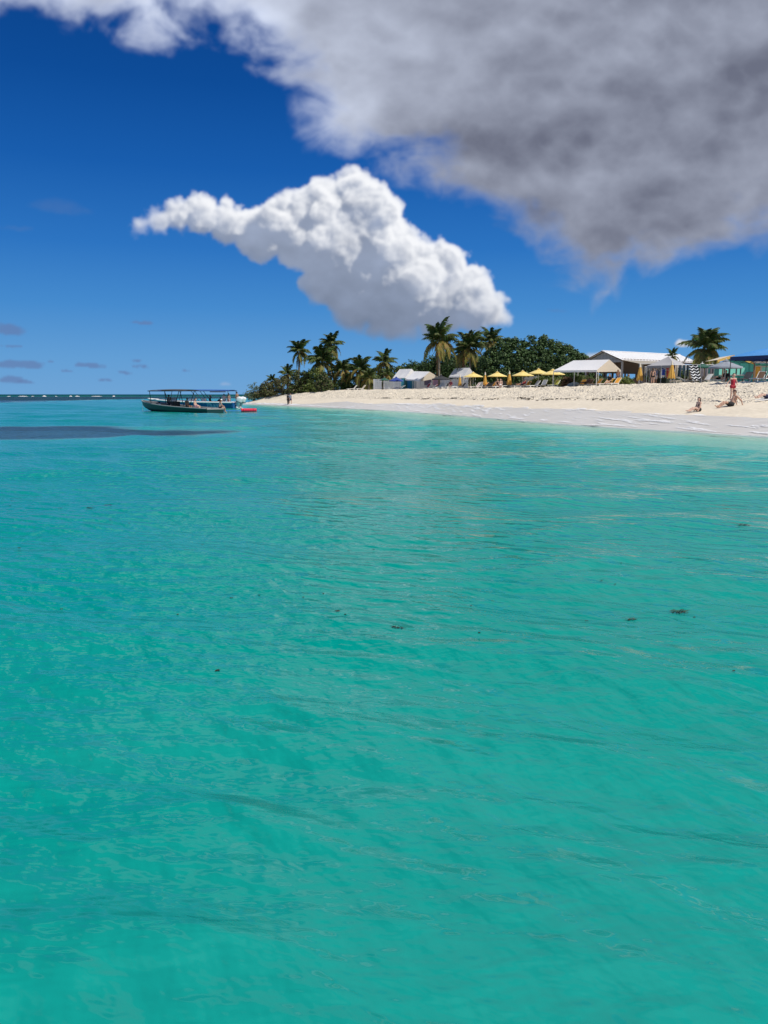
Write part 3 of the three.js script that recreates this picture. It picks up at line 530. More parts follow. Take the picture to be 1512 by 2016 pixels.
// ---------------------------------------------------------------- people
function surfaceNets(sdf, lo, hi, cell) {
  const nx = Math.ceil((hi[0] - lo[0]) / cell) + 1, ny = Math.ceil((hi[1] - lo[1]) / cell) + 1, nz = Math.ceil((hi[2] - lo[2]) / cell) + 1, F = new Float32Array(nx * ny * nz), I = (i, j, k) => (k * ny + j) * nx + i;
  for (let k = 0; k < nz; k++) for (let j = 0; j < ny; j++) for (let i = 0; i < nx; i++) F[I(i, j, k)] = sdf(lo[0] + i * cell, lo[1] + j * cell, lo[2] + k * cell);
  const vid = new Int32Array(nx * ny * nz).fill(-1), pos = [], idx = [];
  for (let k = 0; k < nz - 1; k++) for (let j = 0; j < ny - 1; j++) for (let i = 0; i < nx - 1; i++) {
    let sx = 0, sy = 0, sz = 0, n = 0;
    for (let e = 0; e < 12; e++) {
      const ax = e >> 2, b = e & 1, c = (e >> 1) & 1, p = [0, 0, 0]; p[(ax + 1) % 3] = b; p[(ax + 2) % 3] = c; const q = [...p]; q[ax] = 1;
      const f0 = F[I(i + p[0], j + p[1], k + p[2])], f1 = F[I(i + q[0], j + q[1], k + q[2])];
      if ((f0 < 0) === (f1 < 0)) continue; const t = f0 / (f0 - f1); p[ax] = t; sx += p[0]; sy += p[1]; sz += p[2]; n++;
    }
    if (n) { vid[I(i, j, k)] = pos.length / 3; pos.push(lo[0] + (i + sx / n) * cell, lo[1] + (j + sy / n) * cell, lo[2] + (k + sz / n) * cell); }
  }
  const quad = (a, b, c, d, flip) => { if (a < 0 || b < 0 || c < 0 || d < 0) return; if (flip) idx.push(a, c, b, a, d, c); else idx.push(a, b, c, a, c, d); };
  for (let k = 1; k < nz - 1; k++) for (let j = 1; j < ny - 1; j++) for (let i = 1; i < nx - 1; i++) {
    const s = F[I(i, j, k)] < 0;
    if (s !== F[I(i + 1, j, k)] < 0) quad(vid[I(i, j - 1, k - 1)], vid[I(i, j, k - 1)], vid[I(i, j, k)], vid[I(i, j - 1, k)], !s);
    if (s !== F[I(i, j + 1, k)] < 0) quad(vid[I(i - 1, j, k - 1)], vid[I(i - 1, j, k)], vid[I(i, j, k)], vid[I(i, j, k - 1)], !s);
    if (s !== F[I(i, j, k + 1)] < 0) quad(vid[I(i - 1, j - 1, k)], vid[I(i, j - 1, k)], vid[I(i, j, k)], vid[I(i - 1, j, k)], !s);
  }
  const g = new THREE.BufferGeometry(); g.setAttribute('position', new THREE.Float32BufferAttribute(pos, 3)); g.setIndex(idx); g.computeVertexNormals(); return g;
}
const capsule = (x, y, z, a, b, ra, rb) => { const ex = b[0] - a[0], ey = b[1] - a[1], ez = b[2] - a[2], wx = x - a[0], wy = y - a[1], wz = z - a[2], t = clamp((wx * ex + wy * ey + wz * ez) / (ex * ex + ey * ey + ez * ez + 1e-9), 0, 1), dx = wx - ex * t, dy = wy - ey * t, dz = wz - ez * t; return Math.sqrt(dx * dx + dy * dy + dz * dz) - (ra + (rb - ra) * t); };
function fieldOf(bones, k) { return (x, y, z) => { let d = 9; for (const [a, b, ra, rb] of bones) { const q = capsule(x, y, z, a, b, ra, rb), h = clamp(0.5 + 0.5 * (q - d) / k, 0, 1); d = q + (d - q) * h - k * h * (1 - h); } return d; }; }
function netOf(bones, cell, k, grow = 0) {
  const lo = [9, 9, 9], hi = [-9, -9, -9]; for (const [a, b, ra, rb] of bones) for (const p of [a, b]) for (let c = 0; c < 3; c++) { const r = Math.max(ra, rb) + grow + 2.5 * cell; lo[c] = Math.min(lo[c], p[c] - r); hi[c] = Math.max(hi[c], p[c] + r); }
  const f = fieldOf(bones, k); return surfaceNets((x, y, z) => f(x, y, z) - grow, lo, hi, cell);
}
// poses face +x; L side is -z, R side +z. Arms and legs: [shoulder/hip .. elbow/knee .. wrist/ankle .. fingertip/toe]
const mir = (p, s) => [p[0], p[1], p[2] * s];
const POSES = {
  stand: { pel: [0, 0.95, 0], chest: [-0.01, 1.27, 0], neck: [-0.01, 1.47, 0], head: [0.02, 1.62, 0], arm: [[-0.01, 1.41, 0.18], [-0.04, 1.12, 0.25], [0.04, 0.87, 0.25], [0.07, 0.71, 0.24]], leg: [[0, 0.91, 0.09], [0.02, 0.5, 0.10], [-0.03, 0.08, 0.10], [0.15, 0.035, 0.12]] },
  sit: { pel: [0, 0.12, 0], chest: [-0.06, 0.44, 0], neck: [-0.04, 0.64, 0], head: [0.01, 0.79, 0], arm: [[-0.05, 0.58, 0.18], [-0.02, 0.30, 0.25], [0.20, 0.20, 0.19], [0.33, 0.17, 0.15]], leg: [[0.02, 0.10, 0.09], [0.43, 0.11, 0.11], [0.45, -0.31, 0.11], [0.62, -0.36, 0.12]] },
  hang: { pel: [0, 0.12, 0], chest: [0.05, 0.43, 0], neck: [0.09, 0.62, 0], head: [0.15, 0.76, 0], arm: [[0.06, 0.57, 0.18], [0.16, 0.30, 0.24], [0.36, 0.22, 0.14], [0.48, 0.18, 0.10]], leg: [[0.02, 0.10, 0.09], [0.42, 0.08, 0.13], [0.52, -0.34, 0.10], [0.67, -0.44, 0.10]] },
  recline: { pel: [0, 0.11, 0], chest: [-0.27, 0.30, 0], neck: [-0.42, 0.44, 0], head: [-0.50, 0.57, 0], arm: [[-0.37, 0.39, 0.18], [-0.20, 0.17, 0.27], [0.06, 0.13, 0.24], [0.2, 0.12, 0.20]], leg: [[0.03, 0.10, 0.09], [0.44, 0.16, 0.10], [0.85, 0.06, 0.10], [0.93, 0.22, 0.12]] },
  beachMan: { pel: [0, 0.13, 0], chest: [-0.16, 0.43, 0], neck: [-0.20, 0.63, 0], head: [-0.15, 0.79, 0], arm: [[-0.20, 0.56, 0.20], [-0.42, 0.33, 0.30], [-0.52, 0.06, 0.30], [-0.60, -0.02, 0.34]], leg: [[0.05, 0.10, 0.10], [0.43, 0.24, 0.14], [0.82, -0.05, 0.10], [0.95, 0.04, 0.14]] },
  beachWoman: { pel: [0, 0.11, 0], chest: [0.03, 0.40, 0], neck: [0.05, 0.58, 0], head: [0.05, 0.72, 0], arm: [[0.03, 0.52, 0.16], [0.10, 0.26, 0.20], [0.18, 0.05, 0.18], [0.28, 0.0, 0.17]], leg: [[0.03, 0.10, 0.09], [0.38, 0.20, 0.11], [0.72, 0.02, 0.09], [0.86, 0.03, 0.12]] },
  lie: { pel: [0, 0.11, 0], chest: [-0.33, 0.12, 0], neck: [-0.53, 0.13, 0], head: [-0.68, 0.16, 0], arm: [[-0.46, 0.12, 0.18], [-0.22, 0.08, 0.29], [0.02, 0.06, 0.27], [0.16, 0.04, 0.25]], leg: [[0.04, 0.10, 0.09], [0.42, 0.26, 0.11], [0.80, 0.06, 0.11], [0.90, 0.16, 0.13]] },
};
const pose = (name, change = {}) => { const b = POSES[name], o = { ...b, armL: b.arm.map((p) => mir(p, -1)), armR: b.arm.map((p) => mir(p, 1)), legL: b.leg.map((p) => mir(p, -1)), legR: b.leg.map((p) => mir(p, 1)), ...change }; return o; };
function person(label, p, turn, P, o) {                                   // o: h scale, skin, hair, hairLong, wear: [[kind, material]...], hat
  const t = thing('person', label, 'person', p, turn), fat = o.fat ?? 1, s = o.h ?? 1; t.scale.setScalar(s);
  const skin = new THREE.MeshStandardMaterial({ color: new THREE.Color().setRGB(...o.skin), roughness: 0.6 }), hips = [[P.legL[0], P.legR[0], 0.112 * fat, 0.112 * fat]], torso = [[P.pel, P.chest, 0.118 * fat, 0.130 * fat]];
  const mid = (a, b, f) => a.map((v, i) => lerp(v, b[i], f)), bust = mid(P.pel, P.chest, 0.92), bone = [...hips, ...torso, [P.armL[0], P.armR[0], 0.068, 0.068], [P.chest, P.neck, 0.10 * fat, 0.055], [P.neck, P.head, 0.05, 0.055]];
  const up = mid(P.neck, P.head, 1.45), face = [P.head[0] + 0.03, P.head[1] - 0.01, P.head[2]]; bone.push([P.head, up, 0.088, 0.09], [face, mid(face, up, 0.3), 0.07, 0.075], [[P.head[0] + 0.10, P.head[1] + 0.005, P.head[2]], [P.head[0] + 0.105, P.head[1] - 0.02, P.head[2]], 0.012, 0.016]);
  for (const z of [-1, 1]) bone.push([[P.head[0] - 0.005, P.head[1] + 0.01, P.head[2] + z * 0.088], [P.head[0] - 0.01, P.head[1] + 0.035, P.head[2] + z * 0.092], 0.014, 0.016]);
  for (const a of [P.armL, P.armR]) bone.push([a[0], a[1], 0.052 * Math.sqrt(fat), 0.042], [a[1], a[2], 0.040, 0.028], [a[2], mid(a[2], a[3], 0.5), 0.030, 0.036]);
  for (const l of [P.legL, P.legR]) bone.push([l[0], l[1], 0.092 * Math.sqrt(fat), 0.058], [l[1], mid(l[1], l[2], 0.35), 0.056, 0.058], [mid(l[1], l[2], 0.35), l[2], 0.058, 0.038], [l[2], l[3], 0.042, 0.03]);
  const body = [netOf(bone, 0.02, 0.03)];
  for (const a of [P.armL, P.armR]) {                                      // five fingers to a hand
    const w = V(...a[2]), tip = V(...a[3]), dir = tip.clone().sub(w), L = dir.length(); dir.normalize(); const side = V(0, 0, 1).addScaledVector(dir, -dir.z).normalize(), palm = w.clone().addScaledVector(dir, L * 0.5), dn = V().crossVectors(dir, side);
    [[-0.024, 0.42], [-0.008, 0.52], [0.008, 0.49], [0.024, 0.38]].forEach(([q, l]) => { const b = palm.clone().addScaledVector(side, q), m = b.clone().addScaledVector(dir, L * l * 0.55).addScaledVector(dn, 0.004); body.push(rod(b, m, 0.010, 0.009, 6), rod(m, m.clone().addScaledVector(dir, L * l * 0.45).addScaledVector(dn, 0.014), 0.009, 0.006, 6)); });
    const th = w.clone().addScaledVector(dir, L * 0.22), k = th.clone().addScaledVector(side, -0.045).addScaledVector(dir, 0.03); body.push(rod(th, k, 0.013, 0.010, 6), rod(k, k.clone().addScaledVector(dir, 0.035), 0.010, 0.007, 6));
  }
  part('body', merged(body), skin, t);
  const eyes = [-1, 1].map((z) => { const g = new THREE.SphereGeometry(0.010, 8, 6); g.translate(P.head[0] + 0.098, P.head[1] + 0.03, P.head[2] + z * 0.032); return g; }); part('eyes', merged(eyes), M.dark, t);
  if (o.hair) { const back = [P.head[0] - 0.03, P.head[1] + 0.035, P.head[2]], h = [[back, [up[0] - 0.005, up[1] + 0.005, up[2]], 0.095, 0.092]]; if (o.hairLong) h.push([[back[0] - 0.03, back[1], back[2]], [P.neck[0] - 0.09, P.neck[1] - 0.08, P.neck[2]], 0.085, 0.05]); part('hair', netOf(h, 0.02, 0.03), stdMat(...o.hair, 0.8), t); }
  for (const [kind, mat] of o.wear ?? []) {
    const half = (l, f) => [l[0], mid(l[0], l[1], f), 0.092 * Math.sqrt(fat), lerp(0.092, 0.058, f) * 1.05];
    if (kind === 'shorts') part('shorts', netOf([...hips, [P.pel, mid(P.pel, P.chest, 0.12), 0.118 * fat, 0.118 * fat], half(P.legL, 0.6), half(P.legR, 0.6)], 0.02, 0.03, 0.014), mat, t);
    if (kind === 'briefs') part('bikini_bottom', netOf([...hips, half(P.legL, 0.12), half(P.legR, 0.12)], 0.02, 0.03, 0.010), mat, t);
    if (kind === 'top') part('bikini_top', netOf([[[bust[0] + 0.01, bust[1], -0.07], [bust[0] + 0.01, bust[1], 0.07], 0.098 * fat, 0.098 * fat]], 0.02, 0.02, 0.002), mat, t);
    if (kind === 'onepiece') part('swimsuit', netOf([...hips, ...torso, [P.chest, mid(P.chest, P.neck, 0.45), 0.115, 0.085], half(P.legL, 0.12), half(P.legR, 0.12)], 0.02, 0.03, 0.012), mat, t);
    if (kind === 'shirt') part('shirt', netOf([...torso, ...hips, [P.armL[0], P.armR[0], 0.072, 0.072], [P.chest, mid(P.chest, P.neck, 0.6), 0.12 * fat, 0.07], ...[P.armL, P.armR].map((a) => [a[0], mid(a[0], a[1], 0.8), 0.056, 0.05])], 0.02, 0.03, 0.014), mat, t);
    if (kind === 'trousers') part('trousers', netOf([...hips, ...[P.legL, P.legR].flatMap((l) => [[l[0], l[1], 0.092, 0.062], [l[1], mid(l[1], l[2], 0.95), 0.062, 0.05]])], 0.02, 0.03, 0.014), mat, t);
    if (kind === 'cap') { const g = new THREE.SphereGeometry(0.108, 14, 8, 0, 6.2832, 0, 1.5); g.translate(up[0] - 0.02, up[1] + 0.0, up[2]); const b = new THREE.CylinderGeometry(0.085, 0.085, 0.012, 14); b.scale(1.2, 1, 0.85); b.translate(up[0] + 0.085, up[1] + 0.005, up[2]); part('cap', merged([g, b]), mat, t); }
    if (kind === 'hat') { const g = new THREE.LatheGeometry([[0, 0.10], [0.06, 0.105], [0.10, 0.08], [0.108, 0.0], [0.20, -0.015], [0.29, -0.035], [0.29, -0.045], [0.20, -0.028]].map(([a, b]) => new THREE.Vector2(a, b)), 20); g.rotateZ(o.hatTilt ?? -0.3); g.translate(up[0] - 0.01, up[1] + 0.02, up[2]); part('sun_hat', g, mat, t); }
  }
  return t;
}
// ---------------------------------------------------------------- parasols, tents, sunbeds
function parasol(label, px, d, topY, wpx, cl, o = {}) {
  const p = plantAt(px, d), R = span(wpx, d) / 2, top = at(px, topY, d).y - p.y, drop = R * (o.drop ?? 0.42), t = thing('beach_parasol', label, 'parasol', p, rr(0, 0.7), o.group), n = 8;
  const pos = [], idx = [], rings = 6;
  for (let i = 0; i <= rings; i++) for (let k = 0; k <= n * 4; k++) { const f = i / rings, a = k / (n * 4) * 6.28318, sc = 1 - 0.05 * f * Math.abs(Math.sin(a * n / 2)), r = R * f * sc, y = top - drop * Math.pow(f, 0.88) + (f > 0 ? 0.03 * R * Math.sin(Math.PI * f) * -1 * Math.abs(Math.sin(a * n / 2)) : 0); pos.push(Math.cos(a) * r, y, Math.sin(a) * r); }
  for (let k = 0; k <= n * 4; k++) { const a = k / (n * 4) * 6.28318, sc = 1 - 0.05 * Math.abs(Math.sin(a * n / 2)); pos.push(Math.cos(a) * R * sc, top - drop - (o.flap ?? 0.07), Math.sin(a) * R * sc); }
  for (let i = 0; i <= rings; i++) for (let k = 0; k < n * 4; k++) { const a = i * (n * 4 + 1) + k, b = a + n * 4 + 1; idx.push(a, a + 1, b, b, a + 1, b + 1); }
  const g = new THREE.BufferGeometry(); g.setAttribute('position', new THREE.Float32BufferAttribute(pos, 3)); g.setIndex(idx); g.computeVertexNormals();
  const c = part('canopy', g, cl, t);
  if (o.cap !== false) { const cg = new THREE.ConeGeometry(R * 0.2, drop * 0.22, 16, 1, true); cg.translate(0, top - drop * 0.02, 0); part('vent_cap', cg, o.capMat ?? cl, c); }
  part('pole', rod(V(0, -0.2, 0), V(0, top + 0.05, 0), 0.03, 0.026), o.pole ?? M.pole, t); const f = new THREE.SphereGeometry(0.05, 10, 8); f.translate(0, top + 0.09, 0); part('finial', f, o.pole ?? M.pole, t);
  for (let k = 0; k < n; k++) { const a = k / n * 6.28318; part('rib', rod(V(0, top - 0.06, 0), V(Math.cos(a) * R * 0.97, top - drop - 0.03, Math.sin(a) * R * 0.97), 0.012, 0.008, 5), o.pole ?? M.pole, t); }
  return t;
}
const YG = 'open yellow parasols on the beach crest';
parasol('open yellow parasol, leftmost of the row, in front of thin palm trunk', 931, crestD(931) + 2.5, 733, 40, M.yellow, { group: YG });
parasol('open yellow parasol second from the left, over a pair sitting in shade', 978, crestD(978) + 2, 732, 40, M.yellow, { group: YG });
parasol('open yellow parasol in middle of the row beside a furled orange one', 1028, crestD(1028) + 3, 730, 43, M.yellow, { group: YG });
parasol('open yellow parasol standing highest, second from the white marquee', 1059, crestD(1059) + 3, 726, 42, M.yellow, { group: YG });
parasol('open yellow parasol overlapping the left end of white marquee', 1087, crestD(1087) + 1.5, 727, 46, M.yellow, { group: YG });
parasol('dark green parasol left of the blue one by fence', 757, crestD(757) + 4, 743, 20, M.greenCloth, { drop: 0.5 });
{ const t = parasol('blue parasol with white oval badge near the white fence', 780, crestD(780) + 2, 742, 28, M.blueCloth, { drop: 0.5, flap: 0.14 }); const g = new THREE.SphereGeometry(0.36, 20, 12); g.scale(1, 0.42, 0.12); g.rotateX(-0.9); g.translate(0, t.children[0].geometry.boundingBox?.max.y ?? 0, 0); const c = new THREE.Box3().setFromObject(t.children[0]); g.translate(-0.1, c.max.y - t.position.y - 0.33, 0.72); const b = part('badge', g, M.white, t); b.rotation.y = -t.rotation.y; }
parasol('black parasol under the tall grey palm trunk', 868, crestD(868) + 2, 739, 35, M.blackCloth, { drop: 0.38, flap: 0.14 });
parasol('dark green parasol between the gazebo and grey parasol', 1379, crestD(1379) + 2, 715, 40, M.greenCloth, { drop: 0.36, flap: 0.1, capMat: M.white });
parasol('grey-blue parasol in front of the turquoise shutters', 1425, crestD(1425) + 1.5, 708.5, 64, M.greyCloth, { drop: 0.42, flap: 0.14 });
function furled(label, px, d, topY, botY, o = {}) {
  const p = plantAt(px, d), top = at(px, topY, d).y - p.y, bot = at(px, botY, d).y - p.y, t = thing('furled_parasol', label, 'parasol', p, rr(0, 6), 'furled parasols'), n = 40, rows = 10, R = o.r ?? 0.27;
  part('canopy', sheet(rows, n, (u, v) => { const a = v * 6.28318, r = R * (0.16 + 0.84 * Math.pow(u, 0.75)) * (1 + 0.16 * Math.cos(8 * a + 1.5 * u) * u) * (u > 0.97 ? 0.93 : 1); return V(Math.cos(a) * r, lerp(top - 0.25, bot, u) - 0.06 * u * Math.cos(4 * a), Math.sin(a) * r); }), o.mat ?? M.yellowDeep, t);
  part('tip_sleeve', sheet(5, 20, (u, v) => { const a = v * 6.28318, r = 0.02 + 0.10 * Math.pow(u, 0.7); return V(Math.cos(a) * r, top - 0.42 * u, Math.sin(a) * r); }), M.creamSling, t);
  part('pole', rod(V(0, -0.2, 0), V(0, top - 0.05, 0), 0.028), M.pole, t); return t;
}
furled('furled yellow parasol, leftmost of the furled ones, before white pickets', 905, crestD(905) + 1.6, 737, 759);
furled('furled yellow parasol between the two left open yellow parasols', 954.5, crestD(954) + 1.6, 732, 757);
furled('furled orange parasol right of the seated pair, before grey pickets', 1002, crestD(1002) + 1.6, 730, 757, { r: 0.32 });
furled('furled yellow parasol standing alone in front of the dark open bar', 1258, crestD(1258) + 1, 715, 749, { r: 0.32 });
furled('furled yellow parasol in front of the grey gazebo', 1320, crestD(1320) + 0.8, 710, 745, { r: 0.34 });
// --- gabled tents: front-left, front-right and back-right corner of the eaves
function gableTent(label, A, B, C, ridgeUp, o = {}) {
  const D = A.clone().add(C).sub(B), mid = A.clone().add(B).add(C).add(D).multiplyScalar(0.25), gy = plantAtXZ(mid.x, mid.z), base = V(mid.x, gy, mid.z), L = (v) => v.clone().sub(base), t = thing('canopy_tent', label, 'tent', base);
  const a = L(A), b = L(B), c = L(C), d = L(D), r1 = b.clone().lerp(c, 0.5), r0 = a.clone().lerp(d, 0.5); r0.lerp(r1, o.hip ?? 0); r0.y += ridgeUp; r1.y += ridgeUp;
  part('front_roof_panel', sheet(16, 8, bil(a, b, r1, r0, 0.10)), o.mat ?? M.tent, t); part('back_roof_panel', sheet(12, 6, bil(d, c, r1, r0, 0.08)), o.mat ?? M.tent, t);
  part('gable_panel', sheet(10, 8, (u, v) => b.clone().lerp(c, u).lerp(r1, v).add(V(0, -0.05 * Math.sin(Math.PI * u) * (1 - v), 0))), o.gable ?? M.tentCream, t);
  if (o.hip) part('end_panel', sheet(8, 6, (u, v) => a.clone().lerp(d, u).lerp(r0, v)), o.mat ?? M.tent, t); else part('gable_panel', sheet(8, 6, (u, v) => a.clone().lerp(d, u).lerp(r0, v)), o.gable ?? M.tentCream, t);
  const val = (p, q, m) => part('valance', sheet(14, 2, (u, v) => p.clone().lerp(q, u).add(V(0.004, -0.01 - (o.val ?? 0.18) * v - 0.03 * v * Math.abs(Math.sin(u * 20)), 0.004))), m, t);
  val(a, b, o.mat ?? M.tent); val(b, c, o.gable ?? M.tentCream);
  const posts = [a, b, c, d, a.clone().lerp(b, 0.5), d.clone().lerp(c, 0.5)]; for (const q of posts) part('pole', rod(V(q.x, -0.1, q.z), V(q.x, q.y - 0.01, q.z), 0.04), M.pole, t);
  return t;
}
const plantAtXZ = (x, z) => land(x, z) - 0.03;
gableTent('long white marquee with cream gable over orange sunbeds', at(1090, 729.5, 90), at(1175, 728.5, 84), at(1222, 728, 88.5), 1.12, { hip: 0.17 });
gableTent('white tent with cream gable left of the black parasol', at(797, 746.5, 127), at(828, 748, 122.5), at(863, 742, 126), 1.05, { hip: 0.05 });
gableTent('white tent with high peak, leftmost of the tents', at(773, 744, 136), at(797, 744, 131), at(824, 742, 135), 1.42, { gable: M.tent });
gableTent('plain white tent shaded by palms behind the leftmost yellow parasol', at(884, 741.5, 120), at(912, 741.5, 116), at(936, 740, 119), 1.25, { mat: M.tentGrey, gable: M.tentGrey });
{ // teal cloth walls hung inside the white tent
  const p = plantAt(805, 127), t = thing('cloth_wall', 'teal and blue cloths hung under the white tent', 'cloth', p); const w = span(30, 127);
  const cols = [M.teal, cloth(0.02, 0.12, 0.12, 0.2), cloth(0.02, 0.20, 0.45, 0.3), M.teal, cloth(0.6, 0.62, 0.64, 0.3)];
  cols.forEach((m, i) => part('hanging_cloth', sheet(12, 8, (u, v) => V(lerp(-w / 2, w / 2, (i + u) / 5), 0.15 + 1.75 * v, 0.09 * Math.sin(u * 12 + i) * (1.1 - v) + 0.04 * i)), m, t));
}
function pyramidTent(label, c, turn, size, eave, peak, mat, valMat, o = {}) {
  const t = thing('popup_gazebo', label, 'gazebo', c, turn), h = size / 2, K = [V(-h, eave, h), V(h, eave, h), V(h, eave, -h), V(-h, eave, -h)], top = V(0, peak, 0);
  for (let k = 0; k < 4; k++) { const a = K[k], b = K[(k + 1) % 4]; part('roof_panel', sheet(10, 8, (u, v) => { const p = a.clone().lerp(b, u).lerp(top, v); p.y -= 0.10 * Math.sin(Math.PI * v) * (0.4 + 0.6 * Math.sin(Math.PI * u)) - (o.belly ?? 0) * Math.sin(Math.PI * v); return p; }), mat, t); part('valance', sheet(12, 2, (u, v) => { const p = a.clone().lerp(b, u); p.y -= (o.val ?? 0.28) * v; p.x *= 1.002; p.z *= 1.002; return p; }), valMat, t); part('leg', rod(V(a.x * 0.985, -0.1, a.z * 0.985), V(a.x * 0.985, eave - 0.02, a.z * 0.985), 0.035, 0.03, 6), o.leg ?? M.steel, t);
    const tr = []; for (let i = 0; i < 4; i++) { const p = a.clone().lerp(b, i / 4).multiplyScalar(0.985), q = a.clone().lerp(b, (i + 1) / 4).multiplyScalar(0.985); p.y = eave - (i % 2 ? 0.12 : 0.5); q.y = eave - (i % 2 ? 0.5 : 0.12); tr.push(rod(p, q, 0.015, 0.015, 5)); const p2 = p.clone(), q2 = q.clone(); p2.y = eave - (i % 2 ? 0.5 : 0.12); q2.y = eave - (i % 2 ? 0.12 : 0.5); tr.push(rod(p2, q2, 0.015, 0.015, 5)); } part('scissor_truss', merged(tr), o.leg ?? M.steel, t); }
  return t;
}
const gz = plantAt(1312, 80.5); pyramidTent('pale grey pop-up gazebo over a stall beside the open bar', gz, 0.78, span(58, 80), at(1312, 720, 80).y - gz.y, at(1318, 701, 80).y - gz.y, cloth(0.40, 0.395, 0.41, 0.10), cloth(0.26, 0.26, 0.27, 0.08), { val: 0.26 });
const bc = plantAt(1519, 63); pyramidTent('bright blue pop-up canopy at the right edge of the beach', bc, 0.5, 4.6, at(1470, 701.5, 63).y - bc.y, at(1515, 683, 63).y - bc.y, M.brightBlue, M.navy, { val: 0.30, leg: M.dark, belly: 0.12 });
// --- sunbeds
function sunbed(label, px, off, o = {}) {
  const p = plantAt(px, crestD(px) + off), t = thing('sunbed', label, 'sunbed', p, o.turn ?? Math.PI + rr(0.35, 0.75), 'sunbeds along the beach crest'), fr = o.frame ?? M.plastic, h = o.h ?? 0.36, ang = o.back ?? 0.85, L = 0.74;
  const f = [boxAt(1.32, 0.07, 0.06, 0.26, h - 0.03, 0.32, 0.02), boxAt(1.32, 0.07, 0.06, 0.26, h - 0.03, -0.32, 0.02), boxAt(0.06, 0.06, 0.62, 0.90, h - 0.03, 0, 0.02), boxAt(0.06, 0.06, 0.62, -0.38, h - 0.03, 0, 0.02)]; part('frame', merged(f), fr, t);
  for (const [x, z] of [[0.72, 0.31], [0.72, -0.31], [-0.30, 0.31], [-0.30, -0.31]]) part('leg', merged([rod(V(x, h - 0.04, z), V(x + 0.13, -0.12, z), 0.04, 0.03, 6), rod(V(x, h - 0.04, z), V(x - 0.13, -0.12, z), 0.04, 0.03, 6)]), fr, t);
  part('seat', sheet(10, 4, (u, v) => V(lerp(-0.36, 0.90, u), h + 0.03 - 0.03 * Math.sin(Math.PI * v) + 0.02 * Math.sin(u * 5), (v - 0.5) * 0.6)), o.seat ?? o.sling ?? M.whiteSling, t);
  const bx = -0.36, q = (s, w) => V(bx - s * L * Math.cos(ang), h + 0.02 + s * L * Math.sin(ang), w);
  const b = part('backrest', sheet(8, 4, (u, v) => { const r = q(u, (v - 0.5) * 0.6); r.x += 0.03 * Math.sin(Math.PI * v); return r; }), o.sling ?? M.whiteSling, t);
  part('back_frame', merged([rod(q(0, 0.31), q(1.02, 0.31), 0.025, 0.02, 6), rod(q(0, -0.31), q(1.02, -0.31), 0.025, 0.02, 6), rod(q(1.02, 0.31), q(1.02, -0.31), 0.022, 0.022, 6)]), fr, b);
  return t;
}
sunbed('cream sunbed, leftmost bed on the crest, before the palms', 693, 2, { sling: M.creamSling });
sunbed('tan sunbed, right one of the pair before the palms', 710, 3, { sling: M.tan });
sunbed('white flat sunbed under the blue parasol, left one', 772, 1.2, { back: 0.12 });
sunbed('white sunbed in front of the white fence panel', 785, 1.6, { back: 0.45, sling: M.darkSling });
sunbed('white sunbed with a red back left of the white bed', 838, 1.5, { sling: stdMat(0.30, 0.03, 0.03, 0.8) });
sunbed('white sunbed with a low red backrest', 852, 2, { sling: stdMat(0.34, 0.06, 0.05, 0.8), back: 0.6 });
sunbed('all-white sunbed in front of the pink wall towel', 862, 1, { back: 0.75 });
sunbed('white framed bed with dark back under the black parasol', 875, 2, { sling: M.darkSling });
sunbed('white sunbed left of the person in dark red', 886, 1, { back: 0.1 });
sunbed('sunbed with a black raised back by the leftmost furled parasol', 906, 0.7, { sling: M.darkSling });
sunbed('white sunbed draped with a pale pink towel under yellow parasol', 934, 1.2, { sling: stdMat(0.66, 0.50, 0.48, 0.9) });
sunbed('white sunbed with its back raised behind the pink towel', 942, 2.6, { back: 1.0, sling: M.greySling });
sunbed('orange sunbed left of the second furled parasol', 949, 0.8, { sling: M.orange, turn: Math.PI + 0.15 });
sunbed('orange sunbed right of the second furled parasol', 966, 1.1, { sling: M.orange });
sunbed('white sunbed carrying the seated pair', 982, 1.0, { back: 0.1 });
sunbed('white sunbed with a dark red blanket under the middle parasol', 1018, 1.2, { sling: stdMat(0.12, 0.03, 0.03, 0.9), back: 0.2 });
sunbed('orange sunbed with raised back under the middle yellow parasol', 1034, 1.4, { sling: M.orange });
sunbed('white sunbed with grey sling right of the orange bed', 1050, 1.0, { sling: M.greySling });
sunbed('white sunbed heaped with a grey towel', 1066, 1.5, { sling: M.greySling, back: 1.0 });
sunbed('yellow-green sunbed with raised back beside the hedge', 1090, 0.8, { sling: M.olive });
sunbed('orange sunbed under the left end of the marquee', 1142, 2.2, { sling: M.orange, frame: M.paleWood });
sunbed('brown sunbed in shade under the marquee', 1156, 1.8, { sling: M.brown, frame: M.paleWood });
sunbed('orange sunbed beside the marquee middle pole', 1171, 1.6, { sling: M.orange });
sunbed('orange sunbed right of the marquee middle pole', 1187, 1.4, { sling: M.orange });
sunbed('yellow sunbed behind the dark-haired sitter', 1197, 2.4, { sling: M.yellowDeep });
sunbed('bright orange sunbed at the right end of the marquee', 1208, 0.8, { sling: M.orange });
sunbed('low dark sunbed left of the pale blue draped bed', 1333, 1.0, { sling: M.brown, frame: M.paleWood, back: 0.1 });
sunbed('sunbed draped with a pale blue towel right of gazebo', 1352, 0.9, { sling: stdMat(0.45, 0.55, 0.62, 0.9), frame: M.paleWood, back: 0.4, turn: 0.1 });
sunbed('sunbed with a small white backrest under the dark green parasol', 1384, 1.4, { sling: M.whiteSling, seat: M.brown, frame: M.paleWood });
sunbed('long yellow sunbed carrying the lying person', 1412, 1.0, { sling: M.yellowDeep, back: 0.12 });
sunbed('dark green sunbed left of the orange door', 1463, 1.0, { sling: M.darkSling, frame: M.darkSling, h: 0.4 });
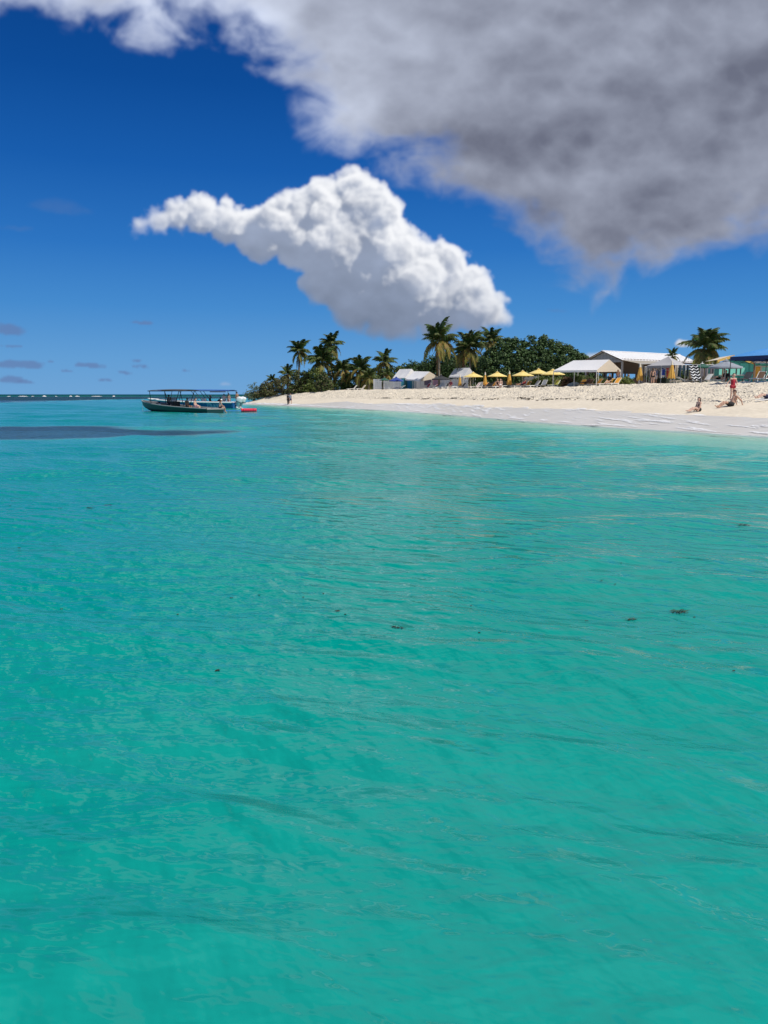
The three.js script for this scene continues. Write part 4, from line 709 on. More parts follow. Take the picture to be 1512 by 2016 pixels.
sunbed('brown woven sunbed in front of the turquoise shutter', 1490, 1.0, { sling: M.brown, h: 0.4 });
sunbed('brown woven sunbed at the right edge of the photo', 1507, 1.6, { sling: M.brown, h: 0.4 });
// --- fences
function fence(label, x0, d0, x1, d1, H, mat, o = {}) {
  const a = plantAt(x0, d0), b = plantAt(x1, d1), len = Math.hypot(b.x - a.x, b.z - a.z), t = thing('picket_fence', label, 'fence', a, Math.atan2(-(b.z - a.z), b.x - a.x)), pk = [], n = Math.round(len / 0.17);
  for (let i = 0; i < n; i++) { const g = boxAt(0.125, H * rr(0.96, 1.03), 0.025, (i + 0.5) * 0.17, H / 2, 0); g.rotateZ(rr(-0.01, 0.01)); pk.push(g); }
  const pm = part('pickets', merged(pk), mat, t); pm.userData.kind = 'stuff'; for (const f of [0.25, 0.8]) part('rail', boxAt(len, 0.08, 0.05, len / 2, H * f, -0.04), mat, t);
  for (let i = 0; i <= Math.floor(len / 2.4); i++) part('post', boxAt(0.1, H + 0.06, 0.1, i * 2.4 + 0.05, H / 2 - 0.05, -0.12), mat, t); return t;
}
fence('pale picket fence behind the white tent and black parasol', 818, 131, 921, 116, 1.7, M.white);
fence('weathered grey picket fence behind the yellow parasols', 942, 118, 1062, 106, 1.65, M.greyWood);
fence('white fence panel left of the green parasol', 735, 132, 752, 131, 1.9, M.white);
fence('white fence panels behind the blue parasol', 755, 131, 797, 127, 1.6, M.white);
{ // wall towel prints on the fence
  const p = plantAt(858, 124), t = thing('printed_towel', 'white beach towel with pink print hung before fence', 'towel', p); part('cloth', sheet(8, 8, (u, v) => V((u - 0.5) * 1.0, 0.75 + 1.0 * v, 0.05 * Math.sin(u * 9))), cloth(0.62, 0.35, 0.42, 0.2), t); part('line', rod(V(-0.6, 1.76, 0), V(0.6, 1.76, 0), 0.01), M.dark, t);
  const q = plantAt(842, 125), s = thing('printed_towel', 'dark towel with red and teal print hung before fence', 'towel', q); part('cloth', sheet(8, 8, (u, v) => V((u - 0.5) * 1.1, 0.75 + 1.0 * v, 0.05 * Math.sin(u * 9 + 1))), cloth(0.14, 0.12, 0.20, 0.2), s); part('line', rod(V(-0.6, 1.76, 0), V(0.6, 1.76, 0), 0.01), M.dark, s);
}
// ---------------------------------------------------------------- the open bar and the painted shack
{
  const d = 97, p = plantAt(1222, d), k = d / LENS, t = thing('beach_bar', 'open beach bar with long white roof and grey gable', 'building', p, 0.62);
  const X = 1.0, LEN = 15.5, DEP = 5.6, eave = at(1245, 707, d).y - p.y, ridge = at(1222, 689, d).y - p.y;
  const floor = part('floor', boxAt(LEN, 0.3, DEP + 2.6, LEN / 2, 0.0, -DEP / 2 + 1.2), M.greyWood, t);
  const roofM = stdMat(0.82, 0.82, 0.82, 0.45), n = 26;
  for (const [s, nm] of [[1, 'front_roof_slope'], [-1, 'back_roof_slope']]) {
    const r = part(nm, sheet(2, 2, (u, v) => V(lerp(-0.5, LEN + 0.4, u), lerp(eave - 0.12, ridge, v), -DEP / 2 + s * lerp(DEP / 2 + 0.35, 0, v))), roofM, t), run = Math.hypot(DEP / 2 + 0.35, ridge - eave + 0.12), pitch = Math.atan2(ridge - eave + 0.12, DEP / 2 + 0.35);
    if (s > 0) for (let i = 0; i <= n; i++) { const g = boxAt(0.035, 0.04, run, 0, 0, 0); g.rotateX(pitch); g.translate(lerp(-0.48, LEN + 0.38, i / n), (eave - 0.12 + ridge) / 2 + 0.02, -DEP / 2 + (DEP / 2 + 0.35) / 2); part('roof_seam', g, roofM, r); }
  }
  part('ridge_cap', boxAt(LEN + 0.9, 0.08, 0.25, LEN / 2, ridge + 0.03, -DEP / 2, 0.02), roofM, t);
  // gable boards
  const boardM = [stdMat(0.30, 0.31, 0.33, 0.85), stdMat(0.26, 0.27, 0.29, 0.85)];
  for (let i = 0; i < 22; i++) { const z0 = -DEP * i / 22, z1 = -DEP * (i + 1) / 22 + 0.012, hAt = (z) => lerp(eave, ridge, 1 - Math.abs(z + DEP / 2) / (DEP / 2)) - 0.16, sh = new THREE.Shape(); sh.moveTo(-z0, eave - 0.35); sh.lineTo(-z1, eave - 0.35); sh.lineTo(-z1, Math.max(eave - 0.3, hAt(z1))); sh.lineTo(-z0, Math.max(eave - 0.3, hAt(z0))); const g = new THREE.ExtrudeGeometry(sh, { depth: 0.03 + 0.006 * (i % 3), bevelEnabled: false }); g.rotateY(Math.PI / 2); g.translate(0, 0, 0); part('gable_board', g, boardM[i % 2], t); }
  for (const s of [1, -1]) { const a = V(-0.42, eave - 0.2, -DEP / 2 + s * (DEP / 2 + 0.35)), b = V(-0.42, ridge - 0.02, -DEP / 2); part('barge_board', rod(a, b, 0.07, 0.07, 4), M.wood, t); }
  for (const x of [0.05, 4.0, 8.0, 12, LEN]) for (const z of [0, -DEP]) part('post', boxAt(0.2, eave, 0.2, x, eave / 2, z, 0.01), M.greyWood, t);
  part('front_beam', boxAt(LEN, 0.28, 0.22, LEN / 2, eave - 0.14, 0.002), M.wood, t);
  // lean-to awning over the front terrace
  const aw = sheet(4, 4, (u, v) => V(lerp(-0.3, 5.6, u), lerp(eave - 0.10, eave - 0.62, v) + 0.25 * u * v, lerp(0.15, 2.7, v))); const am = part('awning', aw, stdMat(0.33, 0.30, 0.25, 0.85), t); part('fascia', rod(V(-0.3, eave - 0.68, 2.7), V(5.6, eave - 0.43, 2.7), 0.08, 0.08, 4), M.greyWood, am);
  for (const x of [0.0, 2.7, 5.4]) part('awning_post', boxAt(0.14, eave - 0.6, 0.14, x, (eave - 0.6) / 2, 2.6), M.greyWood, t);
  // back and side walls with window openings
  const wallM = stdMat(0.16, 0.115, 0.08, 0.9), Z = -DEP + 0.11; part('back_wall', boxAt(LEN, 1.0, 0.1, LEN / 2, 0.55, Z), wallM, t); part('back_wall', boxAt(LEN, eave - 1.95, 0.1, LEN / 2, 1.95 + (eave - 1.95) / 2, Z), wallM, t); for (let i = 0; i <= 9; i++) part('mullion', boxAt(0.35, 0.9, 0.1, lerp(0.2, LEN - 0.2, i / 9), 1.5, Z), wallM, t);
  part('ceiling', boxAt(LEN, 0.06, DEP, LEN / 2, eave + 0.03, -DEP / 2), M.wood, t); part('counter', boxAt(6.5, 1.05, 0.5, 4.6, 0.67, -2.2, 0.03), M.wood, t);
  part('side_screen', boxAt(0.08, 1.2, DEP - 0.6, LEN - 0.2, 0.75, -DEP / 2), wallM, t);
}
{
  const d = 78, p = plantAt(1412, d), t = thing('painted_shack', 'turquoise beach shack with orange doors and yellow roof trim', 'building', p, -0.12);
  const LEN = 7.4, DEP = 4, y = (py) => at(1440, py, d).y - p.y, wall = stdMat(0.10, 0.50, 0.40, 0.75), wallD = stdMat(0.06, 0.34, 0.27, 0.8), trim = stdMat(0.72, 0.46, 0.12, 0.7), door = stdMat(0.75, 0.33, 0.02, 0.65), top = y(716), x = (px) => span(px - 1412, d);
  part('floor', boxAt(LEN, 0.3, DEP + 1.6, LEN / 2, 0.05, -DEP / 2 + 0.8), M.greyWood, t);
  // plank wall: boards side by side round the openings
  const wallTop = top; let i = 0;
  for (let q = 0; q < LEN - 0.01; q += 0.185, i++) part('wall_plank', boxAt(0.175, wallTop - 0.2, 0.05 + 0.008 * (i % 3), q + 0.0925, 0.2 + (wallTop - 0.2) / 2, 0), i % 5 ? wall : wallD, t);
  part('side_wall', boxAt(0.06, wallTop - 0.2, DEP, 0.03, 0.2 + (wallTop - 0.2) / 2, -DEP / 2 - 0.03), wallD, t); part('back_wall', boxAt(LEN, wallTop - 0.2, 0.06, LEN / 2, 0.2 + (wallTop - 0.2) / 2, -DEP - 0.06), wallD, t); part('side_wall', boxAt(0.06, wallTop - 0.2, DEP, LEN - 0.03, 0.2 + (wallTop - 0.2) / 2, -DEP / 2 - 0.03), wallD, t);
  // front gable with yellow barge boards
  const ap = V(x(1437), y(702), 0.28), gl = V(x(1408), y(711), 0.28), gr = V(x(1476), y(716), 0.28);
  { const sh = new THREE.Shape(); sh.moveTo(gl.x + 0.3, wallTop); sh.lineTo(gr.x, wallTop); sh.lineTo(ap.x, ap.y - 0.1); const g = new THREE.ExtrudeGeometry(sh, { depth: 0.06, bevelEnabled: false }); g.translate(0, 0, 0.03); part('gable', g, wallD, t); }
  for (const e of [gl, gr]) { const v = ap.clone().sub(e), g = boxAt(v.length() + 0.1, 0.24, 0.05, 0, 0, 0, 0.01); g.rotateZ(Math.atan2(v.y, v.x)); g.translate((ap.x + e.x) / 2, (ap.y + e.y) / 2 + (e === gl ? 0.02 : 0), 0.30 + (e === gl ? 0.006 : 0)); part('barge_board', g, trim, t); const r = sheet(2, 2, (u, w) => V(lerp(e.x, ap.x, u), lerp(e.y, ap.y, u) + 0.13, lerp(0.34, -DEP - 0.2, w))); part('roof_slope', r, stdMat(0.70, 0.62, 0.50, 0.7), t); }
  // porch roof over the doors
  const pr = part('porch_roof', boxAt(LEN - x(1470) + 0.3, 0.08, 1.3, (LEN + x(1470)) / 2 + 0.1, 0, 0), stdMat(0.22, 0.20, 0.18, 0.85), t); pr.position.set(0, y(713), 0.62); pr.rotation.x = 0.22;
  part('back_roof', boxAt(LEN - x(1470), 0.08, DEP, (LEN + x(1470)) / 2, y(709), -DEP / 2), stdMat(0.22, 0.20, 0.18, 0.85), t);
  const opening = (px0, px1, py0, py1, nm, m, z = 0.06) => { const w = x(px1) - x(px0), h = y(py0) - y(py1), cx = (x(px0) + x(px1)) / 2, cy = (y(py0) + y(py1)) / 2, o = part(nm, boxAt(w, h, 0.05, cx, cy, z, 0.008), m, t); for (const s of [-1, 1]) part('frame', boxAt(0.09, h + 0.12, 0.08, cx + s * (w / 2 + 0.04), cy, z), M.paleWood, o); part('frame', boxAt(w + 0.17, 0.09, 0.078, cx, cy + h / 2 + 0.05, z), M.paleWood, o); return o; };
  for (const [a, b] of [[1479, 1488], [1509, 1517]]) { const dr = opening(a, b, 722, 748, 'door', door); const hg = new THREE.SphereGeometry(0.045, 10, 8); hg.translate(x(b) - 0.08, y(736), 0.11); part('handle', hg, M.steel, dr); for (const f of [0.28, 0.72]) part('door_panel', boxAt((x(b) - x(a)) * 0.62, 0.48, 0.02, (x(a) + x(b)) / 2, lerp(y(748), y(722), f), 0.09, 0.008), stdMat(0.80, 0.40, 0.05, 0.6), dr); }
  opening(1491, 1505, 723, 741, 'shutter', stdMat(0.22, 0.62, 0.48, 0.7));
  const pale = stdMat(0.22, 0.66, 0.52, 0.7);
  for (const [a, b] of [[1412, 1421.5], [1423.5, 1429.5], [1432, 1443], [1445, 1451], [1453, 1459]]) part('shutter', boxAt(x(b) - x(a), y(724) - y(738), 0.05, (x(a) + x(b)) / 2, (y(724) + y(738)) / 2, 0.10, 0.008), pale, t);
  part('counter_shelf', boxAt(x(1462) + 0.1, 0.08, 0.5, x(1462) / 2, y(738.8), 0.34, 0.01), M.greyWood, t); for (const a of [1422.5, 1430.7, 1444, 1452]) part('mullion', boxAt(0.10, y(722) - y(739), 0.12, x(a), (y(722) + y(739)) / 2, 0.09), M.dark, t);
  for (const a of [1413, 1470]) part('porch_post', boxAt(0.12, y(714) - 0.1, 0.12, x(a) + 0.06, (y(714) + 0.1) / 2, 0.95), M.wood, t);
}
{ // dark stall interior under the gazebo: table, hanging clothes
  const p = plantAt(1308, 82.5), t = thing('market_table', 'dark cloth-covered table under the gazebo', 'table', p); part('top', boxAt(3.0, 0.06, 0.8, 0, 0.78, 0, 0.01), M.wood, t); part('table_skirt', sheet(20, 3, (u, v) => V(lerp(-1.5, 1.5, u), 0.76 - 0.74 * v, 0.41 + 0.03 * Math.sin(u * 40) * v)), cloth(0.03, 0.045, 0.03, 0.05), t); for (const [a, b] of [[-1.4, 0.3], [1.4, 0.3], [-1.4, -0.3], [1.4, -0.3]]) part('leg', rod(V(a, -0.05, b), V(a, 0.76, b), 0.03), M.steel, t);
  const rack = (label, px, d, w, cols, z = 0) => { const q = plantAt(px, d), r = thing('clothes_rack', label, 'rack', q); part('rail', rod(V(-w / 2, 1.95, 0), V(w / 2, 1.95, 0), 0.02), M.steel, r); for (const s of [-1, 1]) part('stand', rod(V(s * w / 2, -0.1, 0), V(s * w / 2, 1.95, 0), 0.022), M.steel, r); cols.forEach((c, i) => part('garment', sheet(10, 8, (u, v) => { const f = (i + 0.15 + 0.7 * u) / cols.length; return V(lerp(-w / 2, w / 2, f), 1.93 - (0.95 + 0.35 * ((i * 7) % 3) / 2) * v, 0.07 * Math.sin(u * 8 + i * 2) * (0.3 + v)); }), cloth(...c, 0.15), r)); return r; };
  rack('rack of grey and white clothes at left of the gazebo', 1277, 81.5, 1.1, [[0.32, 0.32, 0.30], [0.36, 0.36, 0.35], [0.65, 0.65, 0.66]]);
  rack('rack of patterned cloths along the back of the gazebo', 1300, 84.5, 2.6, [[0.03, 0.03, 0.03], [0.5, 0.5, 0.5], [0.04, 0.05, 0.06], [0.45, 0.44, 0.42], [0.03, 0.03, 0.04], [0.06, 0.05, 0.05]]);
  rack('rack with blue, red and white beach wraps by the furled parasol', 1312, 79.4, 1.3, [[0.03, 0.08, 0.4], [0.55, 0.1, 0.08], [0.7, 0.7, 0.7]]);
  rack('rack of dark and cream wraps right of the furled parasol', 1340, 78.2, 2.2, [[0.10, 0.02, 0.02], [0.55, 0.48, 0.38], [0.02, 0.05, 0.09], [0.015, 0.06, 0.09], [0.02, 0.04, 0.06], [0.5, 0.42, 0.32]]);
  rack('rack of plain grey cloths under the dark green parasol', 1384, 78, 1.9, [[0.24, 0.22, 0.25], [0.22, 0.20, 0.23], [0.20, 0.19, 0.21], [0.16, 0.15, 0.17]]);
  // zigzag towel
  const c = document.createElement('canvas'); c.width = 128; c.height = 256; const g = c.getContext('2d'); g.fillStyle = '#101318'; g.fillRect(0, 0, 128, 256); g.strokeStyle = '#e9ecee'; g.lineWidth = 13; for (let y = -30; y < 300; y += 46) { g.beginPath(); for (let x = 0; x <= 4; x++) g[x ? 'lineTo' : 'moveTo'](x * 32, y + (x % 2 ? 24 : 0)); g.stroke(); }
  const tex = new THREE.CanvasTexture(c); tex.colorSpace = THREE.SRGBColorSpace; const q = plantAt(1361, 73.5), r = thing('zigzag_towel', 'black and white zigzag towel slung over a line and bed', 'towel', q);
  part('cloth', sheet(10, 16, (u, v) => V((u - 0.5) * 0.85 + 0.35 * (1 - v), 0.35 + 1.45 * v, 0.05 * Math.sin(u * 9) + 0.3 * (1 - v) * (1 - v))), new THREE.MeshStandardMaterial({ map: tex, roughness: 0.95, side: THREE.DoubleSide }), r); part('line', merged([rod(V(-0.7, 1.8, 0), V(0.7, 1.8, 0), 0.012), rod(V(-0.7, -0.1, 0), V(-0.7, 1.8, 0), 0.02), rod(V(0.7, -0.1, 0), V(0.7, 1.8, 0), 0.02)]), M.steel, r);
}
// ---------------------------------------------------------------- boats. Boat axes: +x to the bow, y up from the waterline, z across
function hullGeometry(L, beam, sheer, keel, inset = 0, n = 40) {          // side and bottom skin, stern at x = 0
  const prof = (f) => { const b = beam / 2 * (f < 0.55 ? lerp(0.90, 1, f / 0.55) : Math.pow(Math.max(0, 1 - Math.pow((f - 0.55) / 0.45, 2.2)), 0.8)), top = sheer(f), k = keel(f); return [b, top, k]; };
  return sheet(n, 14, (u, v) => {
    const f = u * 0.999, [b0, top, k] = prof(f), b = Math.max(0, b0 - inset), s = v * 2 - 1, a = Math.abs(s), rake = 0.55 * Math.pow(f, 8);
    const w = a > 0.55 ? lerp(0.86, 1, (a - 0.55) / 0.45) : 0.86 * Math.pow(a / 0.55, 0.9), y = a > 0.55 ? lerp(lerp(k, top, 0.30), top, (a - 0.55) / 0.45) : lerp(k, lerp(k, top, 0.30), a / 0.55);
    return V(f * L + rake * (y - k) * 0.8 - inset * (f > 0.9 ? 1.5 : 0) + inset * (f < 0.02 ? 1 : 0), y + (a < 0.5 ? inset : inset * 0.4), Math.sign(s) * b * w);
  });
}
function boat(name, label, p, turn, o) {
  const t = thing(name, label, 'boat', p, turn), { L, beam } = o, hull = part('hull', hullGeometry(L, beam, o.sheer, o.keel), o.hullMat, t);
  part('inner_hull', hullGeometry(L * 0.99, beam, o.sheer, (f) => o.keel(f) + 0.1, 0.09), o.inMat, t);
  // gunwale: a rounded rail following the sheer on both sides, and the transom
  const edge = hullGeometry(L, beam, o.sheer, o.keel), q = edge.attributes.position;
  for (const s of [0, 14]) { const pts = []; for (let i = 0; i <= 40; i++) { const k = i * 15 + s; pts.push(V(q.getX(k), q.getY(k) + 0.01, q.getZ(k))); } const g = new THREE.TubeGeometry(new THREE.CatmullRomCurve3(pts), 60, o.rail ?? 0.06, 7); part('gunwale', g, o.railMat, t); }
  { const sh = []; for (let j = 0; j <= 14; j++) sh.push(V(q.getX(j), q.getY(j), q.getZ(j))); const s2 = new THREE.Shape(sh.map((v) => new THREE.Vector2(-v.z, v.y))), g = new THREE.ExtrudeGeometry(s2, { depth: 0.08, bevelEnabled: false }); g.rotateY(Math.PI / 2); g.translate(-0.04, 0, 0); part('transom', g, o.hullMat, t); }
  part('deck', sheet(20, 4, (u, v) => { const f = u * 0.93, b = beam / 2 * 0.84 * (f < 0.55 ? 1 : Math.pow(Math.max(0, 1 - Math.pow((f - 0.55) / 0.45, 2.2)), 0.8)); return V(f * L, o.deckY, (v * 2 - 1) * b); }), o.inMat, t);
  return t;
}
const greenHull = new THREE.MeshPhysicalMaterial({ color: new THREE.Color().setRGB(0.002, 0.035, 0.036), roughness: 0.5, clearcoat: 0.05, side: THREE.DoubleSide }), blueHull = new THREE.MeshPhysicalMaterial({ color: new THREE.Color().setRGB(0.004, 0.085, 0.26), roughness: 0.4, clearcoat: 0.1, side: THREE.DoubleSide }), gel = new THREE.MeshPhysicalMaterial({ color: new THREE.Color().setRGB(0.78, 0.78, 0.77), roughness: 0.3, clearcoat: 0.4, side: THREE.DoubleSide }), greyDeck = stdMat(0.20, 0.21, 0.21, 0.8, { side: THREE.DoubleSide });
const heading = (a, b) => Math.atan2(-(b.z - a.z), b.x - a.x);
function canopy(t, x0, x1, w, y, m, rimM, posts, poleM) {
  part('canopy_top', sheet(14, 8, (u, v) => V(lerp(x0, x1, u), y + 0.10 * Math.sin(Math.PI * v) + 0.05 * Math.sin(Math.PI * u), (v - 0.5) * w)), m, t);
  for (const s of [-1, 1]) part('canopy_rail', rod(V(x0, y - 0.03, s * w / 2), V(x1, y - 0.03, s * w / 2), 0.045, 0.045, 7), rimM, t); for (const x of [x0, x1]) part('canopy_rail', rod(V(x, y - 0.03, -w / 2), V(x, y - 0.03, w / 2), 0.045, 0.045, 7), rimM, t);
  for (const [xa, xb] of posts) for (const s of [-1, 1]) part('canopy_post', rod(V(xa, 0.35, s * w * 0.46), V(xb, y - 0.04, s * w * 0.48), 0.035, 0.035, 7), poleM, t);
}
function outboard(t, x, y, z, tilt, m) {
  const g = new THREE.Group(); g.name = 'outboard_motor'; g.position.set(x, y, z); g.rotation.z = tilt; t.add(g);
  const cowl = new THREE.SphereGeometry(0.5, 24, 18); const q = cowl.attributes.position; for (let i = 0; i < q.count; i++) { let X = q.getX(i) * 2, Y = q.getY(i) * 2, Z = q.getZ(i) * 2; const e = (v, p) => Math.sign(v) * Math.pow(Math.abs(v), p); q.setXYZ(i, e(X, 0.62) * 0.42 - 0.1 * Math.max(0, Y), e(Y, 0.7) * 0.42 + 0.62, e(Z, 0.7) * 0.26); } cowl.computeVertexNormals();
  part('cowl', cowl, m, g); part('midsection', merged([boxAt(0.30, 0.75, 0.20, -0.02, -0.05, 0, 0.06), boxAt(0.5, 0.05, 0.34, -0.14, -0.42, 0, 0.02)]), m, g); part('cowl_band', boxAt(0.80, 0.07, 0.50, -0.02, 0.33, 0, 0.03), M.dark, g); part('bracket', boxAt(0.25, 0.4, 0.30, 0.2, 0.05, 0, 0.04), M.steel, g);
  const low = new THREE.SphereGeometry(0.5, 16, 10); low.scale(0.75, 0.16, 0.16); low.translate(-0.08, -0.72, 0); part('gearcase', merged([low, boxAt(0.26, 0.4, 0.09, -0.05, -0.58, 0, 0.03)]), m, g);
  const bl = []; for (let k = 0; k < 3; k++) { const b = new THREE.SphereGeometry(0.5, 10, 6); b.scale(0.05, 0.2, 0.12); b.translate(0, 0.13, 0); b.rotateX(k * 2.0944); b.translate(-0.48, -0.72, 0); bl.push(b); } part('propeller', merged(bl), M.steel, g); return g;
}
const SKIN = [0.50, 0.30, 0.21], PALE_SKIN = [0.58, 0.38, 0.29], TAN_SKIN = [0.34, 0.18, 0.11], DARK_SKIN = [0.12, 0.065, 0.04], HAIR = [0.02, 0.015, 0.012], BROWN_HAIR = [0.07, 0.04, 0.025], BLACK = stdMat(0.012, 0.012, 0.014, 0.8), RED = stdMat(0.36, 0.012, 0.03, 0.7), PINK = stdMat(0.62, 0.36, 0.42, 0.8), NAVY = stdMat(0.02, 0.03, 0.08, 0.8), GREY = stdMat(0.16, 0.20, 0.26, 0.8), WHITE_C = stdMat(0.75, 0.75, 0.76, 0.8), STRAW = stdMat(0.66, 0.46, 0.26, 0.9), BEIGE = stdMat(0.30, 0.20, 0.13, 0.85);
const inBoat = (t, x, y, z) => { t.updateMatrixWorld(true); return t.localToWorld(V(x, y, z)); };
{ // the green open boat, nearer
  const st = onSea(424, 813), bw = onSea(288, 809), L = st.distanceTo(bw) + 0.6, turn = heading(st, bw), t = boat('green_boat', 'dark green open boat with sunken stern and dark canopy, nearer the camera', V(st.x, 0, st.z), turn, { L, beam: 2.3, sheer: (f) => 0.40 + 0.30 * f + 0.44 * f * f * f, keel: (f) => -0.30 + 0.10 * f + 0.75 * Math.pow(f, 9), deckY: 0.12, hullMat: greenHull, inMat: greyDeck, railMat: stdMat(0.25, 0.27, 0.27, 0.7), rail: 0.07 });
  canopy(t, L * 0.30, L * 0.80, 1.9, 2.22, M.blackCloth, M.dark, [[L * 0.76, L * 0.78], [L * 0.50, L * 0.56], [L * 0.44, L * 0.36]], M.dark);
  part('steering_console', boxAt(0.55, 1.0, 0.8, L * 0.52, 0.6, 0, 0.06), M.dark, t); part('windscreen', boxAt(0.03, 0.4, 0.8, L * 0.545, 1.28, 0, 0.01), new THREE.MeshPhysicalMaterial({ color: 0x99aabb, transmission: 1, roughness: 0.05, thickness: 0 }), t);
  for (const x of [0.16, 0.34, 0.66]) part('bench', boxAt(0.5, 0.34, 1.7, L * x, 0.3, 0, 0.05), greyDeck, t); part('stern_platform', boxAt(0.8, 0.10, 2.0, 0.32, 0.38, 0, 0.03), stdMat(0.32, 0.33, 0.33, 0.8), t);
  const rope = new THREE.TubeGeometry(new THREE.CatmullRomCurve3([V(L + 0.35, 1.1, 0.1), V(L + 0.75, 0.5, 0.3), V(L + 0.9, -0.3, 0.4)]), 12, 0.015, 5); part('anchor_rope', rope, M.paleWood, t);
  const seat = (x, y, z) => inBoat(t, x, y, z);
  person('woman in black bikini and white cap sitting on green boat stern, legs over water', seat(0.35, 0.44, 0.80), turn - 1.9, pose('hang'), { skin: SKIN, hair: BROWN_HAIR, hairLong: 1, wear: [['briefs', BLACK], ['top', WHITE_C], ['cap', WHITE_C]] });
  person('person in pink shorts sitting bare-chested in the green boat', seat(L * 0.30, 0.50, 0.45), turn - 2.6, pose('sit'), { skin: PALE_SKIN, hair: HAIR, wear: [['shorts', PINK]] });
  person('broad person in brown top and dark cap in middle of green boat', seat(L * 0.40, 0.50, 0.35), turn - 2.9, pose('sit'), { skin: TAN_SKIN, fat: 1.25, wear: [['shirt', BEIGE], ['shorts', BLACK], ['cap', BLACK]] });
  person('person in white shirt sitting low in the green boat bow', seat(L * 0.78, 0.30, 0.2), turn + 0.6, pose('sit'), { h: 0.8, skin: TAN_SKIN, hair: HAIR, wear: [['shirt', WHITE_C], ['shorts', NAVY]] });
  person('helmsman standing at the green boat console', seat(L * 0.60, 0.12, -0.1), turn, pose('stand'), { h: 0.95, skin: TAN_SKIN, hair: HAIR, wear: [['shirt', stdMat(0.35, 0.24, 0.22, 0.8)], ['shorts', NAVY]] });
}
{ // the blue boat behind it
  const st = onSea(466, 804.5), bw = onSea(296, 803.5), L = st.distanceTo(bw), turn = heading(st, bw), t = boat('blue_boat', 'long blue boat with white gunwale, blue canopy and outboards, farther from camera', V(st.x, 0, st.z), turn, { L, beam: 2.7, sheer: (f) => 0.78 + 0.05 * f + 0.40 * f * f * f, keel: (f) => -0.35 + 0.10 * f + 0.85 * Math.pow(f, 10), deckY: 0.28, hullMat: blueHull, inMat: gel, railMat: gel, rail: 0.10 });
  canopy(t, 0.5, L * 0.86, 2.3, 2.30, stdMat(0.01, 0.08, 0.36, 0.7, { side: THREE.DoubleSide }), M.navy, [[0.6, 0.6], [L * 0.30, L * 0.42], [L * 0.34, L * 0.46], [L * 0.72, L * 0.68]], M.dark);
  part('red_lifejackets', boxAt(1.6, 0.10, 1.4, L * 0.16 + 0.6, 2.14, 0, 0.04), stdMat(0.5, 0.02, 0.03, 0.8), t);
  part('steering_console', boxAt(0.7, 1.0, 0.9, L * 0.5, 0.75, 0, 0.08), gel, t); for (const x of [0.12, 0.26, 0.64]) part('bench', boxAt(0.55, 0.4, 2.0, L * x, 0.5, 0, 0.06), gel, t); part('cool_box', boxAt(0.45, 0.5, 0.5, L * 0.40, 1.05, 0.7, 0.05), gel, t);
  for (const z of [-0.45, 0.45]) outboard(t, -0.45, 0.55, z, 0.35, gel);
  // the name in script on the side
  const font = await new FontLoader().loadAsync('fonts/droid/droid_serif_regular.typeface.json'), tg = new TextGeometry('Tham', { font, size: 0.50, depth: 0.012, curveSegments: 5 }); tg.applyMatrix4(new THREE.Matrix4().set(1, 0.28, 0, 0, 0, 1, 0, 0, 0, 0, 1, 0, 0, 0, 0, 1)); tg.computeBoundingBox();
  { // bent on to the hull side that faces the camera
    const hg = t.children[0], ray = new THREE.Raycaster(), q = tg.attributes.position; const side = 1; hg.material.side = THREE.DoubleSide;
    tg.rotateY(Math.PI); // reads from bow to stern as seen from outside
    tg.translate(3.75, 0.16, 0); t.updateMatrixWorld(true); const inv = t.matrixWorld.clone().invert();
    const at0 = (x, y, s) => { const o = V(x, y, s * 5).applyMatrix4(t.matrixWorld), d = V(x, y, 0).applyMatrix4(t.matrixWorld).sub(o).normalize(); ray.set(o, d); const h = ray.intersectObject(hg)[0]; return h ? h.point.clone().applyMatrix4(inv).z : null; };
    const cam = camera.position.clone().applyMatrix4(inv), s = Math.sign(cam.z); if (s > 0) { tg.rotateY(Math.PI); tg.computeBoundingBox(); tg.translate(3.75 - tg.boundingBox.max.x, 0, 0); }
    for (let i = 0; i < q.count; i++) { const z = at0(q.getX(i), q.getY(i), s); if (z !== null) q.setZ(i, z + s * (0.02 + 0.2 * Math.abs(q.getZ(i) % 0.02))); } tg.computeVertexNormals(); part('name_lettering', tg, stdMat(0.45, 0.66, 0.80, 0.5), t);
  }
  const seat = (x, y, z) => inBoat(t, x, y, z);
  person('person in wide straw hat and dark clothes sitting on the blue boat', seat(L * 0.32, 0.72, 0.6), turn - 2.4, pose('sit'), { skin: TAN_SKIN, hair: HAIR, wear: [['shirt', BLACK], ['shorts', BLACK], ['hat', STRAW]], hatTilt: -0.9 });
  person('person in dark clothes reclining beside the straw hat on blue boat', seat(L * 0.24, 0.72, 0.6), turn - 0.2, pose('recline'), { skin: TAN_SKIN, hair: HAIR, wear: [['shirt', NAVY], ['trousers', BLACK]] });
  person('person in pink top standing at the blue boat stern, farther left', seat(1.5, 0.28, -0.5), turn - 1.2, pose('stand'), { h: 0.92, skin: PALE_SKIN, hair: BROWN_HAIR, wear: [['shirt', stdMat(0.6, 0.42, 0.42, 0.8)], ['shorts', GREY]] });
  person('bare-chested person standing at the blue boat stern beside the post', seat(0.95, 0.28, -0.3), turn - 1.6, pose('stand'), { h: 0.95, skin: SKIN, hair: HAIR, wear: [['shorts', stdMat(0.5, 0.3, 0.28, 0.8)]] });
  person('person with tanned skin standing among the white outboards', seat(-0.05, 0.55, 0.1), turn - 0.4, pose('stand'), { h: 0.9, skin: TAN_SKIN, hair: BROWN_HAIR, wear: [['shorts', stdMat(0.2, 0.18, 0.12, 0.8)]] });
}
